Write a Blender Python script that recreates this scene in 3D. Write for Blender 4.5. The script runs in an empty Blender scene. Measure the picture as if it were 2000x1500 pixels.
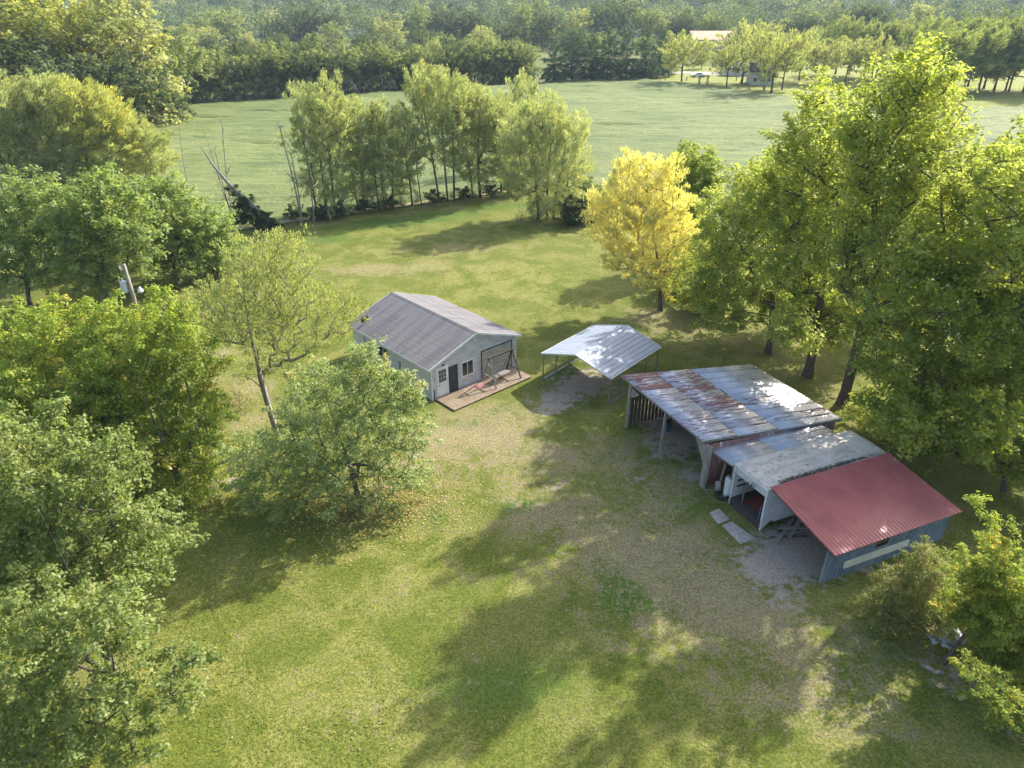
import bpy, math, random
import numpy as np
from mathutils import Vector, Matrix
R = math.radians
sc = bpy.context.scene
COL = sc.collection

# ------------------------------------------------------------------ camera
F = 1387.0; PITCH = R(28.5); H = 22.5
cam = bpy.data.cameras.new('camera'); camo = bpy.data.objects.new('camera', cam); COL.objects.link(camo)
camo.location = (0, 0, H); camo.rotation_euler = (R(90) - PITCH, 0, 0)
cam.sensor_width = 36; cam.lens = 36 * F / 2000; cam.clip_start = 0.5; cam.clip_end = 12000
sc.camera = camo

# ------------------------------------------------------------------ light
SUN_AZ = R(48); SUN_EL = R(36)          # clockwise from +Y, above the horizon
w = bpy.data.worlds.new('World'); sc.world = w; w.use_nodes = True
nt = w.node_tree; bg = nt.nodes['Background']
sky = nt.nodes.new('ShaderNodeTexSky'); sky.sky_type = 'NISHITA'; sky.sun_disc = False
sky.sun_elevation = SUN_EL; sky.sun_rotation = SUN_AZ; sky.altitude = 200; sky.dust_density = 3.5; sky.ozone_density = 0.3
nt.links.new(sky.outputs[0], bg.inputs[0]); bg.inputs[1].default_value = 0.15
S = Vector((math.sin(SUN_AZ) * math.cos(SUN_EL), math.cos(SUN_AZ) * math.cos(SUN_EL), math.sin(SUN_EL)))
sl = bpy.data.lights.new('sun', 'SUN'); sl.energy = 4.3; sl.angle = R(0.55); sl.color = (1.0, 0.94, 0.85)
so = bpy.data.objects.new('sun', sl); COL.objects.link(so); so.location = S * 200
so.rotation_euler = (-S).to_track_quat('-Z', 'Y').to_euler()
sc.view_settings.view_transform = 'Standard'; sc.view_settings.look = 'None'
sc.view_settings.exposure = 1.3; sc.view_settings.gamma = 1.0
sc.render.engine = 'CYCLES'
cy = sc.cycles
cy.max_bounces = 6; cy.diffuse_bounces = 3; cy.glossy_bounces = 2; cy.transmission_bounces = 4
cy.transparent_max_bounces = 6; cy.volume_bounces = 0; cy.caustics_reflective = False; cy.caustics_refractive = False
cy.use_adaptive_sampling = True; cy.adaptive_threshold = 0.02; cy.use_denoising = True; cy.denoising_prefilter = 'ACCURATE'

# ------------------------------------------------------------------ surveying: photo pixel -> place in the world
def ray(px, py):
    x = (px - 1000) / F; u = (750 - py) / F
    return Vector((x, math.cos(PITCH) + u * math.sin(PITCH), -math.sin(PITCH) + u * math.cos(PITCH)))
def at(px, py, z=0.0):
    d = ray(px, py); t = (z - H) / d.z
    return Vector((d.x * t, d.y * t, z))
def atY(px, py, Y):
    d = ray(px, py); t = Y / d.y
    return Vector((d.x * t, Y, H + d.z * t))
def rad(p, rpx):
    d = p.y * math.cos(PITCH) - (p.z - H) * math.sin(PITCH)
    return rpx * d / F

# ------------------------------------------------------------------ materials
class NB:
    def __init__(s, name):
        s.m = bpy.data.materials.new(name); s.m.use_nodes = True
        s.t = s.m.node_tree; s.b = s.t.nodes['Principled BSDF']; s.out = s.t.nodes['Material Output']
        s.tc = None
    def n(s, typ, **kw):
        o = s.t.nodes.new('ShaderNode' + typ)
        for k, v in kw.items(): setattr(o, k, v)
        return o
    def l(s, a, b): s.t.links.new(a, b)
    def put(s, sock, v):
        if isinstance(v, bpy.types.NodeSocket): s.l(v, sock)
        elif v is not None:
            if isinstance(v, (tuple, list)) and len(v) == 3 and sock.type == 'RGBA': v = (*v, 1)
            sock.default_value = v
    def coord(s, kind='Object', scale=(1, 1, 1), rot=(0, 0, 0)):
        if not s.tc: s.tc = s.n('TexCoord')
        mp = s.n('Mapping'); s.l(s.tc.outputs[kind], mp.inputs[0])
        mp.inputs['Scale'].default_value = scale; mp.inputs['Rotation'].default_value = rot
        return mp.outputs[0]
    def noise(s, co, scale, detail=4, rough=.6, dist=0):
        o = s.n('TexNoise'); s.l(co, o.inputs['Vector']); o.inputs['Scale'].default_value = scale
        o.inputs['Detail'].default_value = detail; o.inputs['Roughness'].default_value = rough
        o.inputs['Distortion'].default_value = dist
        return o.outputs['Fac']
    def wave(s, co, scale, axis='X', prof='SIN', dist=0):
        o = s.n('TexWave'); s.l(co, o.inputs['Vector']); o.wave_type = 'BANDS'; o.bands_direction = axis; o.wave_profile = prof
        o.inputs['Scale'].default_value = scale; o.inputs['Distortion'].default_value = dist
        return o.outputs['Fac']
    def ramp(s, f, lo, hi, a=0.0, b=1.0):
        o = s.n('MapRange'); o.interpolation_type = 'SMOOTHSTEP'; s.l(f, o.inputs['Value'])
        for k, v in zip(('From Min', 'From Max', 'To Min', 'To Max'), (lo, hi, a, b)): o.inputs[k].default_value = v
        return o.outputs[0]
    def mix(s, f, a, b, mode='MIX'):
        o = s.n('Mix'); o.data_type = 'RGBA'; o.blend_type = mode
        s.put(o.inputs[0], f); s.put(o.inputs[6], a); s.put(o.inputs[7], b)
        return o.outputs[2]
    def math(s, op, a, b=None, c=None):
        o = s.n('Math'); o.operation = op
        s.put(o.inputs[0], a)
        if b is not None: s.put(o.inputs[1], b)
        if c is not None: s.put(o.inputs[2], c)
        return o.outputs[0]
    def attr(s, name):
        o = s.n('Attribute'); o.attribute_name = name
        return o.outputs['Fac']
    def bump(s, h, strength=.3, dist=.02, base=None):
        o = s.n('Bump'); s.l(h, o.inputs['Height']); o.inputs['Strength'].default_value = strength
        o.inputs['Distance'].default_value = dist
        if base is not None: s.l(base, o.inputs['Normal'])
        return o.outputs[0]
    def done(s, col=None, rough=.8, metal=0.0, spec=.3, normal=None):
        s.put(s.b.inputs['Base Color'], col); s.put(s.b.inputs['Roughness'], rough)
        s.put(s.b.inputs['Metallic'], metal); s.put(s.b.inputs['Specular IOR Level'], spec)
        if normal is not None: s.l(normal, s.b.inputs['Normal'])
        return s.m

def simple(name, c, c2=None, scale=3, rough=.7, metal=0.0, spec=.3, stretch=(1, 1, 1), bump=.2):
    b = NB(name); co = b.coord(scale=stretch); f = b.noise(co, scale, 6, .65)
    c2 = c2 or tuple(x * .7 for x in c)
    col = b.mix(b.ramp(f, .35, .65), c, c2)
    return b.done(col, rough, metal, spec, b.bump(f, bump, .02))

def leafmat(name, ca, cb, cc, trans=.4, gloss=.06):
    gloss *= .5; trans += .06
    """ca main leaf colour, cb its lighter sort, cc the turned (yellow or brown) sort; 'tint' 0..1 per leaf"""
    b = NB(name); t = b.attr('tint')
    col = b.mix(b.ramp(t, .0, .8), ca, cb)
    col = b.mix(b.ramp(t, .86, .96), col, cc)
    b.t.nodes.remove(b.b)
    d = b.n('BsdfDiffuse'); b.l(col, d.inputs[0])
    tr = b.n('BsdfTranslucent'); b.l(b.mix(1.0, col, (1.25, 1.25, .6), 'MULTIPLY'), tr.inputs[0])
    g = b.n('BsdfGlossy'); g.inputs['Roughness'].default_value = .6; g.inputs[0].default_value = (1, 1, .9, 1)
    m1 = b.n('MixShader'); m1.inputs[0].default_value = trans; b.l(d.outputs[0], m1.inputs[1]); b.l(tr.outputs[0], m1.inputs[2])
    m2 = b.n('MixShader'); m2.inputs[0].default_value = gloss; b.l(m1.outputs[0], m2.inputs[1]); b.l(g.outputs[0], m2.inputs[2])
    b.l(m2.outputs[0], b.out.inputs[0])
    return b.m

M = {}
M['bark'] = simple('bark', (.14, .115, .09), (.07, .055, .045), 6, .9, stretch=(1, 1, .3))
M['bark_pale'] = simple('bark_pale', (.30, .27, .23), (.16, .14, .12), 6, .9, stretch=(1, 1, .3))
M['maple'] = leafmat('maple_leaves', (.145, .205, .045), (.30, .36, .11), (.42, .40, .10), .5, .05)
M['maple_mid'] = leafmat('green_leaves', (.17, .25, .065), (.33, .41, .15), (.42, .42, .11), .5, .045)
M['goldgreen'] = leafmat('goldgreen_leaves', (.16, .25, .03), (.37, .44, .07), (.62, .50, .08), .5, .045)
M['silver'] = leafmat('silvery_leaves', (.16, .23, .06), (.38, .46, .19), (.50, .40, .12), .45, .06)
M['sparse'] = leafmat('sparse_leaves', (.24, .29, .10), (.39, .43, .18), (.48, .45, .16), .45, .04)
M['willow'] = leafmat('willow_leaves', (.26, .30, .13), (.46, .50, .28), (.50, .47, .18), .45, .05)
M['willow_y'] = leafmat('yellowing_willow_leaves', (.30, .34, .12), (.52, .54, .25), (.74, .64, .16), .45, .04)
M['yellow'] = leafmat('yellow_leaves', (.27, .32, .09), (.76, .70, .32), (.82, .66, .24), .45, .03)
M['bigyg'] = leafmat('yellowgreen_leaves', (.24, .31, .06), (.48, .53, .16), (.62, .59, .16), .52, .04)
M['rdark'] = leafmat('deep_green_leaves', (.15, .22, .03), (.33, .39, .07), (.50, .48, .07), .52, .04)
M['olive'] = leafmat('olive_leaves', (.17, .21, .05), (.30, .33, .09), (.38, .27, .12), .42, .04)
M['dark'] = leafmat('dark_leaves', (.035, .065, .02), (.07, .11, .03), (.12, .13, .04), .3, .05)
M['pine'] = leafmat('pine_needles', (.04, .085, .045), (.09, .16, .08), (.16, .22, .10), .2, .05)
M['fg'] = leafmat('far_green_leaves', (.15, .20, .07), (.33, .38, .16), (.40, .38, .15), .4, .03)
M['fd'] = leafmat('far_dark_leaves', (.07, .11, .045), (.13, .17, .075), (.22, .22, .08), .35, .03)
M['fl'] = leafmat('far_pale_leaves', (.26, .29, .11), (.44, .46, .22), (.52, .48, .14), .42, .03)
M['fy'] = leafmat('far_yellow_leaves', (.27, .31, .08), (.46, .47, .14), (.60, .52, .12), .42, .03)

# ------------------------------------------------------------------ object helpers
def tag(o, label=None, cat=None, group=None, kind=None):
    for k, v in (('label', label), ('category', cat), ('group', group), ('kind', kind)):
        if v: o[k] = v
    return o
def empty(name, loc=(0, 0, 0), rz=0, label=None, cat=None, group=None):
    o = bpy.data.objects.new(name, None); COL.objects.link(o); o.location = loc; o.rotation_euler = (0, 0, rz)
    o.empty_display_size = .3
    return tag(o, label, cat, group)
def link(name, me, mat, parent=None):
    o = bpy.data.objects.new(name, me); COL.objects.link(o)
    if mat and not me.materials: me.materials.append(mat)
    if parent is not None: o.parent = parent
    return o

class MB:
    """collects boxes, bars, tubes and quads; build() links them as one mesh"""
    def __init__(s): s.v = []; s.f = []
    def add(s, vs, fs):
        k = len(s.v); s.v += [tuple(v) for v in vs]; s.f += [tuple(k + i for i in f) for f in fs]; return s
    def hexa(s, c):   # 8 corners: bottom ring of four, top ring of four
        return s.add(c, [(3, 2, 1, 0), (4, 5, 6, 7), (0, 1, 5, 4), (1, 2, 6, 5), (2, 3, 7, 6), (3, 0, 4, 7)])
    def box(s, x0, y0, z0, x1, y1, z1):
        return s.hexa([(x0, y0, z0), (x1, y0, z0), (x1, y1, z0), (x0, y1, z0), (x0, y0, z1), (x1, y0, z1), (x1, y1, z1), (x0, y1, z1)])
    def slab(s, a, b, c, d, th):   # four top corners in order, thickness straight down
        lo = [(p[0], p[1], p[2] - th) for p in (a, b, c, d)]
        return s.hexa(lo + [tuple(p) for p in (a, b, c, d)])
    def bar(s, a, b, w, h=None, up=(0, 0, 1)):
        a = Vector(a); b = Vector(b); d = (b - a).normalized(); h = h or w
        u = Vector(up)
        if abs(d.dot(u)) > .98: u = Vector((1, 0, 0))
        x = d.cross(u).normalized() * w / 2; y = x.cross(d).normalized() * h / 2
        return s.hexa([a - x - y, a + x - y, a + x + y, a - x + y, b - x - y, b + x - y, b + x + y, b - x + y])
    def tube(s, pts, r, n=8, cap=True):
        pts = [Vector(p) for p in pts]; rs = r if isinstance(r, (list, tuple)) else [r] * len(pts)
        k = len(s.v)
        for i, p in enumerate(pts):
            d = (pts[min(i + 1, len(pts) - 1)] - pts[max(i - 1, 0)]).normalized()
            u = Vector((0, 0, 1)) if abs(d.z) < .95 else Vector((1, 0, 0))
            x = d.cross(u).normalized(); y = x.cross(d)
            for j in range(n):
                t = 2 * math.pi * j / n
                s.v.append(tuple(p + (x * math.cos(t) + y * math.sin(t)) * rs[i]))
        for i in range(len(pts) - 1):
            for j in range(n):
                s.f.append((k + i * n + j, k + i * n + (j + 1) % n, k + (i + 1) * n + (j + 1) % n, k + (i + 1) * n + j))
        if cap:
            s.f.append(tuple(k + j for j in range(n))[::-1]); s.f.append(tuple(k + (len(pts) - 1) * n + j for j in range(n)))
        return s
    def lathe(s, prof, c=(0, 0, 0), n=14):
        k = len(s.v)
        for r, z in prof:
            for j in range(n):
                t = 2 * math.pi * j / n; s.v.append((c[0] + r * math.cos(t), c[1] + r * math.sin(t), c[2] + z))
        for i in range(len(prof) - 1):
            for j in range(n): s.f.append((k + i * n + j, k + i * n + (j + 1) % n, k + (i + 1) * n + (j + 1) % n, k + (i + 1) * n + j))
        s.f.append(tuple(k + j for j in range(n))[::-1]); s.f.append(tuple(k + (len(prof) - 1) * n + j for j in range(n)))
        return s
    def extrude_x(s, poly, x0, x1):   # poly of (y,z)
        n = len(poly); k = len(s.v)
        s.v += [(x0, y, z) for y, z in poly] + [(x1, y, z) for y, z in poly]
        s.f += [tuple(k + i for i in range(n))[::-1], tuple(k + n + i for i in range(n))]
        s.f += [(k + i, k + (i + 1) % n, k + n + (i + 1) % n, k + n + i) for i in range(n)]
        return s
    def build(s, name, mat, parent=None, bevel=0, smooth=False, label=None):
        me = bpy.data.meshes.new(name); me.from_pydata(s.v, [], s.f); me.update()
        import bmesh
        bm = bmesh.new(); bm.from_mesh(me); bmesh.ops.recalc_face_normals(bm, faces=bm.faces); bm.to_mesh(me); bm.free()
        if smooth: me.shade_smooth()
        o = link(name, me, mat, parent)
        if bevel:
            m = o.modifiers.new('bevel', 'BEVEL'); m.width = bevel; m.segments = 2; m.limit_method = 'ANGLE'
        if label: o['label'] = label
        return o

def np_mesh(name, V, Q, tint=None, attrs=None, smooth=False):
    me = bpy.data.meshes.new(name)
    V = np.ascontiguousarray(V, dtype=np.float32); Q = np.ascontiguousarray(Q, dtype=np.int32)
    me.vertices.add(len(V)); me.vertices.foreach_set('co', V.ravel())
    me.loops.add(Q.size); me.loops.foreach_set('vertex_index', Q.ravel())
    me.polygons.add(len(Q)); me.polygons.foreach_set('loop_start', np.arange(0, Q.size, Q.shape[1], dtype=np.int32))
    if smooth: me.polygons.foreach_set('use_smooth', np.ones(len(Q), dtype=bool))
    me.update(calc_edges=True)
    if tint is not None:
        a = me.attributes.new('tint', 'FLOAT', 'FACE'); a.data.foreach_set('value', np.ascontiguousarray(tint, dtype=np.float32))
    for k, v in (attrs or {}).items():
        a = me.attributes.new(k, 'FLOAT', 'POINT'); a.data.foreach_set('value', np.ascontiguousarray(v, dtype=np.float32))
    return me

def snoise(P, freq, seed, octs=3):
    r = np.random.RandomState(seed); out = np.zeros(len(P)); amp = 1; tot = 0
    for o in range(octs):
        for k in range(5):
            d = r.normal(size=3); d /= np.linalg.norm(d)
            out += amp * np.sin(P @ (d * freq * 2 * np.pi) * r.uniform(.7, 1.3) + r.uniform(0, 6.28) + 1.3 * np.sin(P @ (r.normal(size=3) * freq * 1.7)))
        tot += amp * 2.2; amp *= .55; freq *= 2.1
    return out / tot

def nrm(a): return a / np.maximum(np.linalg.norm(a, axis=1, keepdims=True), 1e-6)

# ------------------------------------------------------------------ trees
def leaf_cloud(C, rc, per, size, aspect, rng, mode='broad', flow=(0, 0, 1), center=None, squash=.6, yel=.03, seed=1, gap=-.55, tbias=None):
    n = len(C); N = int(n * per)
    idx = rng.randint(0, n, N)
    rr = rc[idx]
    d = nrm(rng.normal(size=(N, 3))); d[:, 2] = np.where(rng.rand(N) < .55, np.abs(d[:, 2]), d[:, 2])
    rad_ = rng.rand(N) ** .5 * (1 + .15 * rng.normal(size=N))
    cen = np.array(center) if center is not None else C.mean(0)
    outc = nrm(C - cen); out = outc[idx]
    # every clump is a spray: long along its own twig direction, thin across, tapering to its tip
    ax = nrm(outc * .85 + np.array([0, 0, .30 if mode != 'willow' else .5]) + rng.normal(size=(n, 3)) * .38)[idx]
    u = rng.rand(N) ** .8 * 2.0 - .75
    wdt = np.clip(1.05 - .42 * np.abs(u - .1), .25, 1) * (.72 if mode == 'broad' else .6)
    off = d * (rad_ * rr * wdt)[:, None]; off[:, 2] *= squash
    off += ax * (u * rr)[:, None]; off[:, 2] -= .12 * rr * u * u
    P = C[idx] + off
    keep = snoise(P, 1 / (rc.mean() * 1.5), seed, 2) > gap
    P = P[keep]; idx = idx[keep]; out = out[keep]; d = d[keep]; N = len(P)
    up = np.array([0, 0, 1.])
    if mode == 'broad':
        nn = nrm(up * .75 + d * .55 + rng.normal(size=(N, 3)) * .45)
        t = nrm(np.cross(nn, rng.normal(size=(N, 3))))
    elif mode == 'willow':
        t = nrm(np.array(flow) + out * .55 + rng.normal(size=(N, 3)) * .38)
        nn = nrm(np.cross(t, rng.normal(size=(N, 3))))
    else:  # pine
        t = nrm(out * .8 + np.array([0, 0, .25]) + rng.normal(size=(N, 3)) * .5)
        nn = nrm(up + rng.normal(size=(N, 3)) * .6)
    s = np.cross(nn, t)
    L = size * (0.65 + .7 * rng.rand(N)); W = L * aspect
    V = np.empty((N, 4, 3))
    V[:, 0] = P - t * (L / 2)[:, None]
    V[:, 1] = P + s * (W / 2)[:, None] + nn * (L * .08)[:, None]
    V[:, 2] = P + t * (L / 2)[:, None] - nn * (L * .12)[:, None]
    V[:, 3] = P - s * (W / 2)[:, None] + nn * (L * .08)[:, None]
    ct = rng.rand(n)
    tint = .28 * rng.rand(N) + .42 * ct[idx] + .12
    if tbias is not None: tint += tbias(P)
    yb = rng.rand(n) < yel * 2.0
    turned = rng.rand(N) < np.where(yb[idx], .45, yel)
    tint = np.where(turned, .97, np.clip(tint, 0, .84))
    return V.reshape(-1, 3), np.arange(N * 4).reshape(-1, 4), tint

def grow(trunk, clumps, rng, tip=.02, step=.7, rmin_scale=1.0, attach_up=.35):
    """trunk: list of points; every clump centre is joined to the nearest fitting node; pipe-model radii"""
    nodes = []; par = []
    for st in trunk:
        prev = -1
        if st[0][1] is not None: prev = st[0][1]
        pts = [p for p, _ in st]
        for i in range(len(pts)):
            nodes.append(np.array(pts[i], float)); par.append(prev); prev = len(nodes) - 1
    base = nodes[0]
    order = np.argsort(np.linalg.norm((clumps - base) * np.array([1, 1, .55]), axis=1))
    zl = base[2] + .28 * (clumps[:, 2].max() - base[2])
    A_ = np.empty((len(nodes) + len(clumps) * 40, 3)); A_[:len(nodes)] = nodes; cnt_ = len(nodes)
    for k in order:
        p = clumps[k]; A = A_[:cnt_]; D = p - A
        dist = np.sqrt((D * D).sum(1))
        cost = dist + np.maximum(0, attach_up * dist - D[:, 2]) * 1.1 + np.where(A[:, 2] < min(zl, p[2] - .4), 1.5 * (zl - A[:, 2]).clip(0), 0)
        j = int(np.argmin(cost)); a = A[j].copy(); d = p - a; L = np.linalg.norm(d)
        m = min(39, max(1, int(L / step))); prev = j
        side = rng.normal(size=3) * L * .05
        for i in range(1, m + 1):
            t = i / m
            q = a + d * t + np.array([0, 0, 1]) * (L * .13 * math.sin(math.pi * t) * (-1 if d[2] > .8 * L else 1) * .6) + side * math.sin(math.pi * t)
            A_[cnt_] = q; par.append(prev); prev = cnt_; cnt_ += 1
    nodes = A_[:cnt_]
    n = len(nodes); area = np.zeros(n); kids = np.zeros(n, int)
    for i in range(n):
        if par[i] >= 0: kids[par[i]] += 1
    for i in range(n - 1, -1, -1):
        if kids[i] == 0: area[i] += tip ** 2
        if par[i] >= 0: area[par[i]] += area[i] * 1.012
    r = np.sqrt(area) * rmin_scale
    return np.array(nodes), np.array(par), r

def branch_mesh(nodes, par, r, sides=5, root_flare=1.35):
    idx = np.where(par >= 0)[0]
    a = nodes[par[idx]]; b = nodes[idx]; ra = np.minimum(r[par[idx]], r[idx] * 1.6 + .01); rb = r[idx].copy()
    ra = np.where(par[idx] == 0, ra * root_flare, ra)
    d = nrm(b - a); u = np.where(np.abs(d[:, 2:3]) < .9, np.array([[0, 0, 1.]]), np.array([[1., 0, 0]]))
    x = nrm(np.cross(d, u)); y = np.cross(x, d); n = len(idx)
    b = b + d * (rb * .5)[:, None]
    V = np.empty((n, 2 * sides, 3))
    for j in range(sides):
        t = 2 * math.pi * j / sides; o = x * math.cos(t) + y * math.sin(t)
        V[:, j] = a + o * ra[:, None]; V[:, sides + j] = b + o * rb[:, None]
    q = np.array([[j, (j + 1) % sides, sides + (j + 1) % sides, sides + j] for j in range(sides)])
    Q = (np.arange(n)[:, None, None] * 2 * sides + q[None]).reshape(-1, 4)
    return V.reshape(-1, 3), Q

def sample_lobes(lobes, n, rng, mind, surf=.5):
    w_ = np.array([l[3] ** 2.2 * (l[4] if len(l) > 4 else 1) for l in lobes]); w_ /= w_.sum()
    m = n * 14; li = rng.choice(len(lobes), m, p=w_); Lc = np.array([l[:4] for l in lobes])[li]
    d = nrm(rng.normal(size=(m, 3))); Pn = Lc[:, :3] + d * (Lc[:, 3] * rng.rand(m) ** surf * .88)[:, None] * np.array([1, 1, .85])
    C = np.empty((n, 3)); k = 0
    for p in Pn[Pn[:, 2] > .5]:
        if k and np.min(np.sum((C[:k] - p) ** 2, axis=1)) < mind ** 2: continue
        C[k] = p; k += 1
        if k == n: break
    return C[:k].copy()

TREES = 0
def tree(kind, base, lobes, label, leaves='maple', nclump=160, per=220, size=.13, aspect=.6, rc=.75, mode='broad', flow=(.25, .1, .8),
         bark='bark', stems=None, seed=1, squash=.65, yel=.03, group=None, gap=-.5, tip=.022, lean=(0, 0), surf=.42, tfrac=.75, tbias=None, cat='tree', clear=None):
    rng = np.random.RandomState(seed)
    base = Vector(base); L = [(l[0] - base.x, l[1] - base.y, l[2], *l[3:]) for l in lobes]
    cx = np.average([l[0] for l in L], weights=[l[3] ** 2 for l in L]); cy_ = np.average([l[1] for l in L], weights=[l[3] ** 2 for l in L])
    top = max(l[2] + l[3] for l in L)
    C = sample_lobes(L, nclump, rng, rc * .78, surf)
    if clear is not None: C = C[C[:, 2] > clear]
    trunks = []
    stems = stems or [(0, 0, cx, cy_)]
    for k, (bx, by, tx, ty) in enumerate(stems):
        pts = []; m = max(4, int(top * tfrac / .8)); wob = rng.normal(size=2) * .15
        for i in range(m + 1):
            t = i / m
            pts.append(((bx + (tx - bx) * t ** 1.4 + wob[0] * math.sin(3 * t), by + (ty - by) * t ** 1.4 + wob[1] * math.sin(4 * t), top * tfrac * t), None))
        trunks.append(pts)
    tip = min(tip, .021 * top ** .9 * 1.5 / math.sqrt(len(C)) * math.sqrt(len(stems)) ** .3)
    nodes, par, r = grow(trunks, C, rng, tip=tip)
    bv, bq = branch_mesh(nodes, par, r)
    rcs = rc * (.75 + .5 * rng.rand(len(C)))
    V, Q, tint = leaf_cloud(C, rcs, per, size, aspect, rng, mode, flow, (cx, cy_, top * .45), squash, yel, seed, gap, tbias)
    low = V.reshape(-1, 4, 3)[:, :, 2].min(1) > .06
    Q = Q[low]; tint = tint[low]
    root = empty(kind, base, 0, label, cat, group)
    link('trunk', np_mesh('trunk', bv, bq, smooth=True), M[bark], root)
    link('crown', np_mesh('crown', V, Q, tint), M[leaves], root)
    return root

LS = 1.14
def lobe(px, py, Y, rpx, wgt=1.0):
    p = atY(px, py, Y); return (p.x, p.y, p.z, rad(p, rpx) * LS, wgt)
def lobes(Y, *ls): return [lobe(l[0], l[1], Y + (l[3] if len(l) > 3 else 0), l[2], l[4] if len(l) > 4 else 1.0) for l in ls]

def copy_thing(o, loc, rz=0, scale=1, label=None, group=None):
    c = o.copy(); COL.objects.link(c); c.location = loc; c.rotation_euler = (0, 0, rz)
    c.scale = scale if isinstance(scale, (tuple, list)) else (scale,) * 3
    if label: c['label'] = label
    if group: c['group'] = group
    for ch in list(o.children):
        d = ch.copy(); COL.objects.link(d); d.parent = c
        for g in ch.children:
            e = g.copy(); COL.objects.link(e); e.parent = d
    return c

#@@GROUND
# ================================================================== the ground
def in_poly(X, Y, poly):
    ins = np.zeros(X.shape, bool); n = len(poly); j = n - 1
    for i in range(n):
        xi, yi = poly[i]; xj, yj = poly[j]
        c = ((yi > Y) != (yj > Y)) & (X < (xj - xi) * (Y - yi) / (yj - yi + 1e-9) + xi)
        ins ^= c; j = i
    return ins
def grid(x0, x1, y0, y1, d):
    xs = np.arange(x0, x1 + d / 2, d); ys = np.arange(y0, y1 + d / 2, d)
    X, Y = np.meshgrid(xs, ys); nx, ny = len(xs), len(ys)
    i = np.arange((ny - 1) * nx).reshape(ny - 1, nx)[:, :-1].ravel()
    return X.ravel(), Y.ravel(), np.stack([i, i + 1, i + nx + 1, i + nx], 1)

# far land
b = NB('far_land'); co = b.coord(); f = b.noise(co, .02, 5); f2 = b.noise(co, .6, 5, .7)
col = b.mix(b.ramp(f, .4, .6), (.12, .15, .045), (.18, .18, .07)); col = b.mix(b.ramp(f2, .3, .7), col, b.mix(1.0, col, (.6, .65, .6), 'MULTIPLY'))
m_land = b.done(col, .95, 0, .1)
g = MB(); g.add([(-5000, -300, -.06), (5000, -300, -.06), (5000, 6000, -.06), (-5000, 6000, -.06)], [(0, 1, 2, 3)])
tag(g.build('ground', m_land), kind='structure')

# lawn with bare, dry and gravelly places
X, Y, Q = grid(-50, 62, 4, 112, .4)
P2 = np.stack([X, Y, np.zeros_like(X)], 1)
def gauss(px, py, rx, ry, s=1.0, ang=0.0):
    p = at(px, py); dx = X - p.x; dy = Y - p.y; c, n = math.cos(R(ang)), math.sin(R(ang))
    u = (dx * c + dy * n) / rx; v = (-dx * n + dy * c) / ry
    return s * np.exp(-(u * u + v * v))
dirt = np.zeros_like(X); dry = np.zeros_like(X); lush = np.zeros_like(X)
for a in ((1150, 745, 2.5, 2.5, .85, 45), (1080, 790, 2.4, 1.3, .8, 60), (1010, 770, 1.5, 1.0, .25), (1330, 850, 1.6, 3.8, .85, 30), (1420, 790, 4, 3, 1.2, 20), (1560, 1075, 1.9, 1.4, .8, 20), (1650, 1050, 4, 2, 1.2, 20),
          (1490, 1110, 1.4, 1.1, .75), (1540, 1180, 1.2, 1.0, .6), (1350, 930, 1.1, .7, .7), (1260, 940, 1.0, .8, .5), (1290, 880, .8, 1.6, .6, 30),
          (1090, 950, 1.4, .8, .5), (960, 885, 1.6, .5, .35), (440, 945, 1.3, .8, .8), (1400, 960, 1, .5, .6), (1880, 1330, 1.5, 3.5, .5, 30), (700, 400, 1, 1, 0)):
    dirt += gauss(*a)
for a in ((900, 850, 4.5, 2.6, 1.1, 20), (1000, 900, 3.5, 3.0, .7), (1060, 1010, 2.6, 1.6, .8), (1200, 1000, 4.5, 3.5, .55), (1330, 1100, 3.5, 3, .6), (1250, 900, 3, 3, .5), (1480, 1250, 4, 3, .5),
          (1000, 800, 3, 1.5, .5), (1180, 1200, 2, 1.6, .35), (950, 1130, 1.6, .7, .6, 10), (760, 1160, 1.5, .8, .3), (700, 1400, 1.5, .7, .5), (480, 770, 2.5, 2.5, .8), (430, 690, 2, 1.6, .8), (780, 930, 2.5, 1.6, .7),
          (820, 520, 9, 3.5, .45, 10), (900, 480, 8, 3, .5, 10), (700, 530, 7, 2, .4), (1000, 600, 5, 3, .3), (1350, 640, 4, 5, .8, 45), (1270, 615, 2.5, 2, .6), (1550, 700, 4, 5, .6), (1640, 1290, 3, 3, .5), (1300, 1080, 3.5, 2.5, .45), (1420, 1180, 3, 2, .5), (1250, 1230, 2.5, 1.5, .35), (1560, 1380, 3, 1.5, .4), (1150, 1100, 2.5, 1.6, .35), (1330, 960, 2.5, 2, .4), (1120, 880, 3, 2, .4), (1700, 800, 3, 4, .5), (500, 830, 1.5, 1.2, .6)):
    dry += gauss(*a)
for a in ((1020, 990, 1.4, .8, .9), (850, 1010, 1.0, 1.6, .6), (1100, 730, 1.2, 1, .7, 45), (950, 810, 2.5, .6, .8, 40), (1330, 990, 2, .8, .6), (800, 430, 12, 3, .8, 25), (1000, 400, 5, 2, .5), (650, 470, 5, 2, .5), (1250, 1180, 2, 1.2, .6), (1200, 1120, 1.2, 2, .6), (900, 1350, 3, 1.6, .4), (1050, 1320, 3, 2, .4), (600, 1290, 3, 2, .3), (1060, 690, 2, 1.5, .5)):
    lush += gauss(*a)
Z = .05 * snoise(P2, .05, 5, 3)
Z[(np.abs(X - 12) < 14) & (Y < 56) & (Y > 18)] *= .3
Z[(X > -14) & (X < 4) & (Y < 54) & (Y > 34)] *= .2
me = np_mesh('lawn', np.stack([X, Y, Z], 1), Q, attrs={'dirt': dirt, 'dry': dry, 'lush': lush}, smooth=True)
b = NB('lawn'); co = b.coord()
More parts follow.
